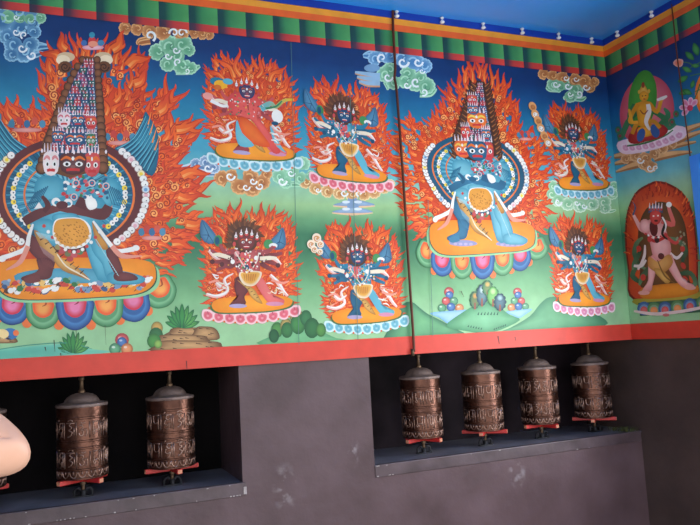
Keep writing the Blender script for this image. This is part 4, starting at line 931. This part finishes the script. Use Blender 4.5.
a = Art(); a.ell(712, 94, 17, 26, (236, 120, 40), (246, 160, 70), n=30); a.ell(712, 95, 14, 22, (246, 170, 90), (250, 186, 110), n=30); part(a, 'painted_halo', 'orange oval halo at the right edge', 'right', h0=.0004, bud=.0003)
# red standing deity
h = Art(); a = Art(warp(1, [(190, 661, 198, 655.5, .84, 0), (210, 661, 217, 655.5, .84, 0), (255, 664, 259, 660.5, .80, 0), (288, 667, 291, 667.5, .98, 0), (300, 667, 302, 667.5, 1, 0)])); l = Art()
AR = [(634, 300), (628, 270), (625, 240), (627, 212), (636, 192), (650, 183), (658, 181), (670, 184), (684, 194), (693, 214), (697, 244), (698, 280), (694, 300)]
h.poly(AR, (120, 28, 18), smooth=5); cx, cy = 661, 245
A2 = [(cx + (x - cx)*.955, cy + (y - cy)*.965) for x, y in AR]; h.blob(A2, (192, 54, 28), (244, 112, 46), n=5)
rnd = random.Random(77)
for k in range(110):
    t = rnd.uniform(.1, .9); P = cr(AR, 6, closed=False); p = P[int(t*(len(P)-1))]; kk = rnd.uniform(.76, .93); x, y = cx + (p[0]-cx)*kk, cy + (p[1]-cy)*kk; an = math.atan2(y - cy - 20, x - cx)
    h.stroke(((x, y), (x + 3*math.cos(an) + 1, y + 3*math.sin(an)), (x + 6*math.cos(an), y + 6*math.sin(an))), (1.6, 1.2, .3), rnd.choice(((206, 70, 32), (236, 110, 50), (140, 32, 18), (190, 50, 26))), n=2)
h.blob([(cx + 2 + (x - cx)*.70, cy + 4 + (y - cy)*.74) for x, y in AR], (88, 56, 30), (130, 84, 44), n=5)
B1, B2 = (36, 62, 110), (84, 120, 160)
l.blob([(634, 299), (668, 297), (702, 291), (706, 297), (700, 303), (664, 306), (637, 305)], (150, 140, 44), (176, 160, 60), n=2)
l.poly([(638, 303), (702, 298), (704, 312), (640, 316)], (46, 92, 66))
for i, (x, y) in enumerate(((644, 308.5), (654, 309), (665, 308.5), (677.5, 307), (690, 305), (703, 302.5))):
    o1 = (40, 84, 140) if i % 2 == 0 else (70, 124, 70); i1 = (206, 66, 66) if i % 2 == 0 else (232, 130, 60)
    l.ell(x, y, 6.8, 7, o1, mixc(o1, WHITE, .2)); l.ell(x, y + .8, 4.8, 5, mixc(o1, WHITE, .35)); l.ell(x, y + 1.6, 3.6, 3.8, i1, mixc(i1, WHITE, .25))
l.stroke(((634, 311), (645, 313), (656, 314), (668, 313), (684, 311), (704, 307)), (2, 3, 3.4, 3.2, 3.2, 3), (226, 200, 196)); l.ell(666, 315, 3.4, 1.6, (206, 110, 110))
l.blob([(640, 296), (642, 288), (664, 284), (690, 283), (698, 286), (697, 293), (680, 297), (650, 299)], (200, 112, 22), (230, 142, 36), n=3)
for pts in (((638, 262), (632, 250), (636, 238), (644, 232)), ((690, 258), (696, 246), (688, 236), (676, 232)), ((640, 280), (630, 272), (636, 262), (646, 266)), ((684, 270), (696, 270), (698, 280), (688, 284)), ((652, 262), (642, 272), (638, 282)), ((640, 246), (632, 258), (630, 266))): a.stroke(pts, (3, 6, 5, 2), (44, 78, 54), (110, 140, 100))
for pts in (((636, 266), (644, 252), (646, 240)), ((692, 248), (684, 254), (674, 246)), ((631, 262), (640, 262), (646, 256))): a.stroke(pts, (2.4, 3.6, 2), (230, 214, 210))
for (x, y) in ((642, 274), (690, 262), (638, 244), (688, 276), (648, 226), (692, 244)): a.ell(x, y, 3, 3.4, (196, 60, 48))
SKN, SKN2 = (214, 134, 130), (246, 190, 186)
a.blob([(650, 254), (658, 250), (661, 258), (656, 270), (652, 282), (650, 288), (640, 291), (642, 286), (647, 278), (648, 264)], SKN, SKN2, n=3)
a.blob([(670, 258), (678, 250), (682, 262), (687, 277), (696, 282), (690, 286), (682, 283), (675, 272)], SKN, SKN2, n=3)
a.ell(643, 290, 6, 2.4, (226, 160, 150)); a.ell(691, 284.5, 6, 2.4, (226, 160, 150))
a.blob([(648, 216), (668, 212), (674, 228), (678, 246), (668, 258), (656, 254), (652, 236)], SKN, SKN2, n=3)
a.blob([(650, 252), (660, 258), (674, 250), (679, 258), (668, 268), (656, 268), (648, 262)], (190, 126, 60), (226, 170, 96), n=3); a.blob([(654, 266), (664, 266), (672, 276), (666, 280)], (180, 128, 56), (220, 176, 96), n=3)
a.stroke(((660, 256), (666, 272), (676, 280)), (1, 2, 1), (130, 90, 40)); a.ell(665, 252, 4, 3.4, (96, 40, 36))
a.stroke(((652, 216), (644, 224), (638, 214), (635, 208)), (6, 5.4, 4.4, 3), SKN, SKN2); a.stroke(((668, 214), (682, 218), (678, 204), (676, 198)), (6, 5, 4.4, 3), (214, 90, 84), (230, 130, 120))
a.stroke(((674, 232), (684, 238), (692, 230)), (4, 3.4, 2.4), (206, 70, 66)); a.stroke(((634, 208), (637, 200), (634, 194)), (2, 1.6, .6), (70, 90, 130)); a.ell(677, 197, 3.4, 3, WHITE)
a.ell(648, 220, 7, 8, SKN, SKN2); a.ell(658, 222, 5, 9, (92, 34, 34)); a.stroke(((650, 232), (660, 236), (674, 230)), (3, 3.6, 3), (190, 40, 40)); a.ell(661, 234, 3, 4, (60, 30, 30)); a.ell(652, 234, 2.6, 3, (206, 60, 56)); a.ell(672, 230, 2.6, 3, (206, 60, 56))
for k in range(9): a.ell(648 + 3*k, 228 + 4*math.sin(k/8*PI), 1.2, 1.2, WHITE if k % 2 else (206, 60, 60), n=8)
a.stroke(((666, 208), (672, 216), (668, 228), (674, 234)), (3, 3, 3, 1.6), (36, 26, 28)); a.stroke(((669, 210), (673, 218), (671, 226)), (2, 2.2, 1), WHITE)
a.ell(661, 210, 7, 8.4, (196, 52, 50), (220, 84, 78)); a.blob([(652, 206), (656, 199), (661, 197), (667, 199), (670, 206), (661, 203)], (60, 66, 100), (110, 110, 140), n=3)
for k in range(5): a.stroke(((654 + 3.5*k, 201), (654 + 3.7*k, 195 - (2 if k == 2 else 0))), (2, .5), (236, 220, 220)); a.ell(654 + 3.5*k, 202, 1.3, 1.3, (206, 60, 60), n=8)
a.ell(658.6, 209, 1.2, .9, WHITE, n=8); a.ell(664, 208.6, 1.2, .9, WHITE, n=8); a.ell(661.4, 214, 2.4, 1.2, (90, 20, 24))
for k in range(10): x = 688 + 5*math.sin(k); a.ell(x + 2, 226 + k*1.6, 1.4, 1.4, (150, 150, 120), n=7)
o = a.build('painted_deity', side, 'right', .0034, .0012, 'red standing figure with legs apart in a red flaming arch')
h.build('flame_arch', o, 'right', .0006, .0014); l.build('lotus_seat', o, 'right', .0022, .0008)

# ------------------------------------------------------------------ prayer wheels
GLYPHS = [   # strokes of the six raised syllables, in a unit box
    [[(.1, .78), (.35, .8), (.45, .62), (.28, .52), (.48, .42), (.42, .18), (.15, .2), (.08, .34)], [(.5, .5), (.75, .55), (.8, .3), (.7, .12)], [(.25, .98), (.45, .9), (.68, .98)], [(.46, 1.08), (.5, 1.1)]],
    [[(.08, .95), (.92, .95)], [(.78, .95), (.78, .05)], [(.22, .95), (.22, .42), (.38, .3), (.26, .18), (.14, .3), (.3, .42), (.78, .46)]],
    [[(.05, .95), (.95, .95)], [(.2, .95), (.2, .05)], [(.2, .95), (.35, 1.12), (.5, .95)], [(.5, .95), (.5, .4), (.66, .3), (.82, .5), (.82, .95)], [(.82, .6), (.9, .05)]],
    [[(.08, .95), (.92, .95)], [(.2, .95), (.22, .55), (.45, .42), (.75, .5)], [(.78, .95), (.78, .05)]],
    [[(.08, .95), (.92, .95)], [(.5, .95), (.35, .75), (.6, .62), (.75, .75)], [(.3, .62), (.2, .4), (.5, .3), (.7, .42), (.6, .12), (.3, .05)], [(.12, 1.0), (.3, 1.14)], [(.85, .9), (.85, .1)]],
    [[(.08, .95), (.92, .95)], [(.55, .95), (.4, .8), (.65, .68), (.35, .52), (.68, .4), (.5, .2), (.25, .12)], [(.25, 1.06), (.5, 1.16), (.75, 1.06)], [(.85, .7), (.85, .2)]],
]
RD_ = .0855; 
def raised_band(z0, hgt, n, seed):
    b = MB(); step = 2*PI/n
    for g in range(n):
        for st in GLYPHS[(g + seed) % 6] + [[(1.06, .98), (1.06, .02)]]:
            P = cr(st, 3, closed=False) if len(st) > 2 else [Vector(st[0]).lerp(Vector(st[1]), t) for t in (0, .5, 1)]
            pts = []
            for p in P:
                an = (g + .06 + .82*p.x)*step; pts.append(((RD_ - .0006)*math.cos(an), (RD_ - .0006)*math.sin(an), z0 + hgt*p.y*.92))
            b.tube(pts, .0026, n=6)
    return b
def petal_band(z0, hgt, n):
    b = MB()
    for g in range(n):
        pts = []
        for u, w in ((.05, 1), (.15, .4), (.5, .02), (.85, .4), (.95, 1)):
            an = (g + u)*2*PI/n; pts.append((RD_*math.cos(an), RD_*math.sin(an), z0 + hgt*w))
        b.tube([tuple(q) for q in cr(pts, 2, closed=False)], .0026, n=5)
        an = (g + .5)*2*PI/n; b.tube([(RD_*math.cos(an), RD_*math.sin(an), z0 + hgt*.45), (RD_*math.cos(an), RD_*math.sin(an), z0 + hgt)], .003, n=5)
    return b
def make_wheel():
    root = empty('prayer_wheel', (0, 0, 0))
    zb = .070
    prof = [(0, 0), (.082, 0), (.0872, .002), (.0872, .006), (RD_, .008), (RD_, .031), (.0882, .033), (.0882, .037), (RD_, .039), (RD_, .104), (.088, .106), (.088, .110), (.0862, .112), (.0862, .128), (.088, .130), (.088, .134), (RD_, .136), (RD_, .207), (.0882, .209), (.0882, .214), (.0865, .216), (.0865, .228), (.0874, .244), (.0874, .249)]
    drum = MB().lathe([(r, z + zb) for r, z in prof], 56).build('drum', M['copper'], root, smooth=True, angle=40)
    raised_band(zb + .142, .062, 12, 0).build('raised_script_band', M['copper_raised'], drum, smooth=True)
    raised_band(zb + .040, .062, 12, 0).build('raised_script_band', M['copper_raised'], drum, smooth=True)
    petal_band(zb + .008, .022, 18).build('petal_band', M['copper_raised'], drum, smooth=True)
    lid = [(.0870, .247), (.0885, .249), (.0893, .252), (.0893, .255), (.0880, .258), (.066, .263), (.061, .265), (.058, .272), (.050, .282), (.037, .290), (.019, .295), (0, .296)]
    MB().lathe([(r, z + zb) for r, z in lid], 48).build('domed_lid', M['dusty'], root, smooth=True, angle=50)
    rod = [(0, .292), (.012, .292), (.012, .303), (.0075, .308), (.0065, .338), (.0095, .341), (.0095, .349), (.006, .353), (.0055, .402), (0, .402)]
    MB().lathe([(r, z + zb) for r, z in rod], 16).build('axle_rod', M['brass'], root, smooth=True, angle=40)
    cross = empty('turning_handle', (0, 0, 0)); cross.parent = root
    return root, cross, zb
root0, cross_e, zb = make_wheel()
bpy.data.objects.remove(cross_e)
# crossed red bars under the drum, each with two pale worn ends
bars = empty('bars', (0, 0, 0)); bpy.data.objects.remove(bars)
for k in range(2):
    z0 = .0535 - .0004*k
    bar = MB().box((-.100, -.0095, z0), (.100, .0095, z0 + .0165), .002).build('turning_bar', M['redwood'], root0)
    bar.rotation_euler.z = k*PI/2
    for sg in (-1, 1): MB().box((sg*.1003 - .0008, -.0078, z0 + .002), (sg*.1003 + .0008, .0078, z0 + .0145)).build('worn_bar_end', M['bareend'], bar)
MB().lathe([(0, .004), (.0065, .004), (.0065, .04), (.010, .042), (.010, .071), (0, .071)], 14).build('spindle', M['brass'], root0, smooth=True, angle=40)
b = MB(); b.box((-.034, -.012, 0), (.034, .012, .005), .001)
for sg in (-1, 1):
    b.tube(cr([(sg*.006, 0, .004), (sg*.008, 0, .020), (sg*.018, 0, .029), (sg*.029, 0, .022), (sg*.031, 0, .004)], 4, closed=False) if False else [tuple(q) for q in cr([Vector((sg*.006, 0, .004)), Vector((sg*.008, 0, .020)), Vector((sg*.018, 0, .029)), Vector((sg*.029, 0, .022)), Vector((sg*.031, 0, .004))], 4, closed=False)], .0046, n=8)
b.lathe([(0, .002), (.011, .002), (.011, .022), (.007, .025), (0, .025)], 14)
b.build('bearing_bracket', M['iron'], root0)
def kids(o): return [c for c in bpy.data.objects if c.parent == o]
def copy_tree(o, parent=None):
    c = o.copy(); C.objects.link(c); c.parent = parent
    for ch in kids(o): copy_tree(ch, c)
    return c
WH = [(-2.783, 'prayer wheel at the far left, mostly cut off behind the bare elbow', 'wheels in the left niche', .3, .5),
      (-2.449, 'copper prayer wheel in the left niche, just right of the bare elbow', 'wheels in the left niche', 1.35, .62),
      (-2.137, 'copper prayer wheel in the left niche, next to the niche end wall', 'wheels in the left niche', 2.1, .15),
      (-1.074, 'first copper prayer wheel in the right niche, under the brown cable', 'wheels in the right niche', .2, .35),
      (-.764, 'second copper prayer wheel from the brown cable in the right niche', 'wheels in the right niche', 2.7, .85),
      (-.456, 'third copper prayer wheel from the brown cable, left of the corner one', 'wheels in the right niche', 4.2, .15),
      (-.146, 'copper prayer wheel nearest the room corner, at the end of the right niche', 'wheels in the right niche', 5.1, .8)]
wheels = []
for i, (x, lab, grp, rz, rb) in enumerate(WH):
    o = root0 if i == 0 else copy_tree(root0)
    wheels.append(o)
for (x, lab, grp, rz, rb), o in zip(WH, wheels):
    o.location = (x, .14, ZL + .0012)
    tag(o, lab, 'prayer wheel', grp)
    for ch in kids(o):
        if ch.name.startswith('drum'): ch.rotation_euler.z = rz
        if ch.name.startswith('turning'): ch.rotation_euler.z += rb

# ------------------------------------------------------------------ cables and ceiling pins
def cable(px, plane, r, d):
    P = [(on_back(u, v, 0) if plane == 'back' else on_right(u, v, 0)) for u, v in px]
    P = [p + (Vector((0, -d, 0)) if plane == 'back' else Vector((-d, 0, 0))) for p in P]
    return MB().tube([tuple(q) for q in cr(P, 5, closed=False)], r, n=10)
cb = cable([(391.6, 11), (391.9, 30), (393.6, 60), (393.9, 70), (393.3, 79), (395.0, 89), (397.5, 119), (401.2, 170), (404.8, 225), (408.5, 285), (411.6, 330), (412.6, 352)], 'back', .0055, .0130).build('hanging_cable', M['cable'], None, smooth=True)
tag(cb, 'thick dark brown cable hanging down the middle of the mural', 'cable')
p = on_back(412.4, 349, -.0125); q = on_back(412.9, 356, -.0125)
MB().tube([p, q], .0072, n=10).build('cable_end_cap', M['brass'], cb, smooth=True)
cb2 = cable([(673.3, 4.5), (676, 30), (678.9, 57), (684.5, 100), (690.5, 146), (691.8, 156)], 'right', .0028, .010).build('thin_cable', M['cable'], None, smooth=True)
tag(cb2, 'thin brown cable running down the side wall to the blue window frame', 'cable')
def make_pin():
    r = empty('ceiling_pin', (0, 0, 0))
    MB().lathe([(0, 0), (.007, .0005), (.011, .004), (.011, .008), (.006, .012), (.0045, .022), (0, .022)], 16).build('pin_head', M['pin'], r, smooth=True)
    MB().lathe([(.0045, .020), (.009, .024), (.009, .028), (0, .028)], 14).build('pin_collar', M['pin'], r, smooth=True)
    return r
pin0 = make_pin(); pins = []
names = ['over the tan cloud', '']
back_x = [-2.24, -2.02, -1.80, -1.585, -1.37, -1.15, -.925, -.71, -.495, -.285, -.085]
lab_b = {-1.15: 'white ceiling pin right beside the top of the thick brown cable', -.925: 'white ceiling pin, first right of the cable top pin', -.71: 'white ceiling pin, fourth from the corner along the back wall', -.495: 'white ceiling pin, third from the corner along the back wall', -.285: 'white ceiling pin, second from the corner along the back wall', -.085: 'white ceiling pin nearest the corner on the back wall'}
side_y = [-.115, -.33, -.55]
lab_s = {-.115: 'white ceiling pin nearest the corner on the side wall', -.33: 'white ceiling pin on the side wall just before the thin cable'}
spots = [((x, -.016, Z0 + 1.4805), (PI/2.2, 0, 0), lab_b[x]) for x in back_x if x in lab_b] + [((-.016, y, Z0 + 1.4805), (0, -PI/2.2, 0), lab_s[y]) for y in side_y if y in lab_s]
for i, s_ in enumerate(spots): pins.append(pin0 if i == 0 else copy_tree(pin0))
for (loc, rot, lab), o in zip(spots, pins):
    o.location = (loc[0], loc[1], loc[2] - .022 - .0065); o.rotation_euler = (0, 0, 0)
    tag(o, lab, 'pin', 'white pins along the ceiling edge')
# moss on the ledge by the corner
rnd = random.Random(4); b = MB()
for k in range(110):
    x = -.045 + rnd.gauss(0, .022); y = .06 + rnd.gauss(0, .03)
    x = min(x, .006); y = max(y, .02)
    an = rnd.uniform(0, 6.28); L = rnd.uniform(.008, .022)
    b.tube([(x, y, ZL + .0012), (x + .3*L*math.cos(an), y + .3*L*math.sin(an), ZL + .001 + L*.7), (x + .8*L*math.cos(an), y + .8*L*math.sin(an), ZL + .001 + L)], [.0012, .001, .0003], n=4)
tag(b.build('moss_tuft', M['moss']), 'dry greenish moss tuft on the ledge in the corner', 'moss', kind='stuff')

# ------------------------------------------------------------------ person at the left edge (only the elbow is in view)
EL = CAM + ray(33, 460)*1.30          # elbow
ex, ey, ez = EL
SX, SY = ex - .40, ey + .02           # body axis
HZ = 1.70
def skin(name, verts, edges, radii, mt, parent=None, levels=1):
    me = bpy.data.meshes.new(name); me.from_pydata([tuple(v) for v in verts], edges, []); me.update()
    o = link_mesh(name, me, None, parent)
    md = o.modifiers.new('skin', 'SKIN'); md.use_smooth_shade = True
    for i, r in enumerate(radii):
        d = me.skin_vertices[0].data[i]; d.radius = r if isinstance(r, tuple) else (r, r); d.use_root = (i == 0)
    s = o.modifiers.new('sub', 'SUBSURF'); s.levels = levels; s.render_levels = levels
    dg = bpy.context.evaluated_depsgraph_get(); em = bpy.data.meshes.new_from_object(o.evaluated_get(dg))
    o.modifiers.clear(); old = o.data; o.data = em; bpy.data.meshes.remove(old); em.name = name
    em.materials.clear(); em.materials.append(mt)
    for p in em.polygons: p.use_smooth = True
    return o
sh = 1.44   # shoulder height
def V(dx, dy, z): return Vector((SX + dx, SY + dy, z))
RS, LS = V(.19, 0, sh - .06), V(-.19, 0, sh - .03)
RE = Vector((ex - .012, ey, ez + .004)); RH = V(.07, .15, 1.56)
LE = V(-.36, .02, 1.17); LH = V(-.30, .16, .95)
verts = [V(0, 0, .97), V(0, 0, 1.10), V(0, 0, 1.25), V(0, 0, 1.38), V(0, .01, 1.47), V(0, .03, 1.53),            # 0-5 trunk, neck
         RS, RS.lerp(RE, .5), RE, RE.lerp(RH, .35), RE.lerp(RH, .93), RH + Vector((-.02, .01, -.05)),                                     # 6-11
         LS, LS.lerp(LE, .5), LE, LE.lerp(LH, .35), LE.lerp(LH, .93), LH + Vector((0, .02, -.07)),                                        # 12-17
         V(.10, 0, .90), V(.11, .01, .50), V(.11, -.01, .10), V(.12, .10, .05), V(-.10, 0, .90), V(-.11, .01, .50), V(-.11, -.01, .10), V(-.12, .10, .05)]
edges = [(0,1),(1,2),(2,3),(3,4),(4,5),(3,6),(6,7),(7,8),(8,9),(9,10),(10,11),(3,12),(12,13),(13,14),(14,15),(15,16),(16,17),(0,18),(18,19),(19,20),(20,21),(0,22),(22,23),(23,24),(24,25)]
rad = [(.15,.10),(.14,.095),(.16,.105),(.15,.10),.062,.056,  .064,.058,.047,.048,.028,(.038,.02),.06,.047,.040,.042,.028,(.038,.02),.085,.058,.042,(.04,.03),.085,.058,.042,(.04,.03)]
body = skin('person', verts, edges, rad, M['skin'], levels=3)
tag(body, 'person at the left edge with only a bare bent elbow in view', 'person')
# head, face and fingers joined into the same body mesh
bm = bmesh.new(); bm.from_mesh(body.data)
hc = V(0, .045, 1.64)
ret = bmesh.ops.create_uvsphere(bm, u_segments=24, v_segments=16, radius=1)
for v in ret['verts']:
    x, y, z = v.co
    w = .078*(1 - .22*max(0, -z)**1.5); zz = z*.118; yy = y*.098
    if y > 0:
        yy *= .94
        if abs(x) < .22 and -.28 < z < .12: yy += .020*(1 - abs(x)/.22)*(1 - abs(z + .14)/.26)     # nose
        if abs(x) < .4 and abs(z + .52) < .1: yy += .004                                                # lips
        if abs(abs(x) - .38) < .2 and abs(z - .08) < .12: yy -= .006                                   # eye hollows
    if abs(x) > .93 and abs(z + .05) < .3 and abs(y) < .4: w += .012                                   # ears
    v.co = Vector((x*w, yy, zz)) + hc
for (H, sg) in ((RH, 1), (LH, -1)):
    for k in range(5):
        L = (.05, .07, .078, .072, .056)[k]
        if k == 0: base = H + Vector((-.005*sg, .035, -.03)); d1 = Vector((-.3*sg, .7, -.5)); 
        else: base = H + Vector((0, .030 - .018*k + .012, -.085)); d1 = Vector((-.25*sg, .02*(2.5 - k), -1))
        d1.normalize(); p1 = base + d1*L*.45; p2 = p1 + (d1 + Vector((-.35*sg, .1, 0))).normalized()*L*.35; p3 = p2 + (d1 + Vector((-.7*sg, .1, 0))).normalized()*L*.22
        t = MB().tube([tuple(base), tuple(p1), tuple(p2), tuple(p3)], [.0095, .009, .008, .0055], n=8)
        me = bpy.data.meshes.new('t'); t.bm.to_mesh(me); t.bm.free(); bm.from_mesh(me); bpy.data.meshes.remove(me)
bm.to_mesh(body.data); bm.free()
for p in body.data.polygons: p.use_smooth = True
b = MB()
for sg in (-1, 1):
    r_ = bmesh.ops.create_uvsphere(b.bm, u_segments=12, v_segments=8, radius=.0105)
    for v in r_['verts']: v.co += hc + Vector((sg*.030, .082, .010))
b.build('eyes', M['eye'], body, smooth=True)
b = MB(); r_ = bmesh.ops.create_uvsphere(b.bm, u_segments=24, v_segments=16, radius=1)
for v in list(b.bm.verts):
    if v.co.z < -.35 or (v.co.y > .45 and v.co.z < .55): b.bm.verts.remove(v)
for v in b.bm.verts: v.co = Vector((v.co.x*.086, v.co.y*.106 - .004, v.co.z*.126 + .004)) + hc
b.build('hair', M['hair'], body, smooth=True)
shirt = skin('shirt', [V(0, 0, .93), V(0, 0, 1.10), V(0, 0, 1.25), V(0, 0, 1.38), V(0, .01, 1.455), RS, RS.lerp(RE, .42), LS, LS.lerp(LE, .5)], [(0,1),(1,2),(2,3),(3,4),(3,5),(5,6),(3,7),(7,8)], [(.17,.125),(.16,.115),(.178,.122),(.165,.115),.075,.074,.066,.074,.066], M['shirt'], body, 2)
skin('trousers', [V(0, 0, .97), V(.10, 0, .88), V(.11, .01, .50), V(.11, -.01, .07), V(-.10, 0, .88), V(-.11, .01, .50), V(-.11, -.01, .07)], [(0,1),(1,2),(2,3),(0,4),(4,5),(5,6)], [(.16,.12),.10,.078,.066,.10,.078,.066], M['trousers'], body, 2)
for sg in (-1, 1):
    b = MB(); b.box((SX + sg*.115 - .045, SY - .07, 0), (SX + sg*.115 + .045, SY + .19, .075), .025); b.build('shoe', M['shoe'], body, smooth=True)

# ------------------------------------------------------------------ daylight
w = bpy.data.worlds.new('world'); bpy.context.scene.world = w; w.use_nodes = True
bg = w.node_tree.nodes['Background']; bg.inputs['Color'].default_value = (.93, .965, 1.0, 1); bg.inputs['Strength'].default_value = 2.75
def area(name, loc, target, sx, sy, power, col):
    ld = bpy.data.lights.new(name, 'AREA'); ld.shape = 'RECTANGLE'; ld.size = sx; ld.size_y = sy; ld.energy = power; ld.color = col
    o = bpy.data.objects.new(name, ld); C.objects.link(o); o.location = loc
    o.rotation_euler = (Vector(target) - Vector(loc)).to_track_quat('-Z', 'Y').to_euler(); return o
area('window_daylight', (.16, (WY0 + WY1)/2, (WZ0 + WZ1)/2), (-1.0, (WY0 + WY1)/2, (WZ0 + WZ1)/2), 1.14, 1.17, 52, (1.0, .975, .94))
sc = bpy.context.scene
sc.view_settings.view_transform = 'Standard'; sc.view_settings.look = 'None'; sc.view_settings.gamma = 1
sc.view_settings.use_curve_mapping = False; sc.view_settings.exposure = 0.02
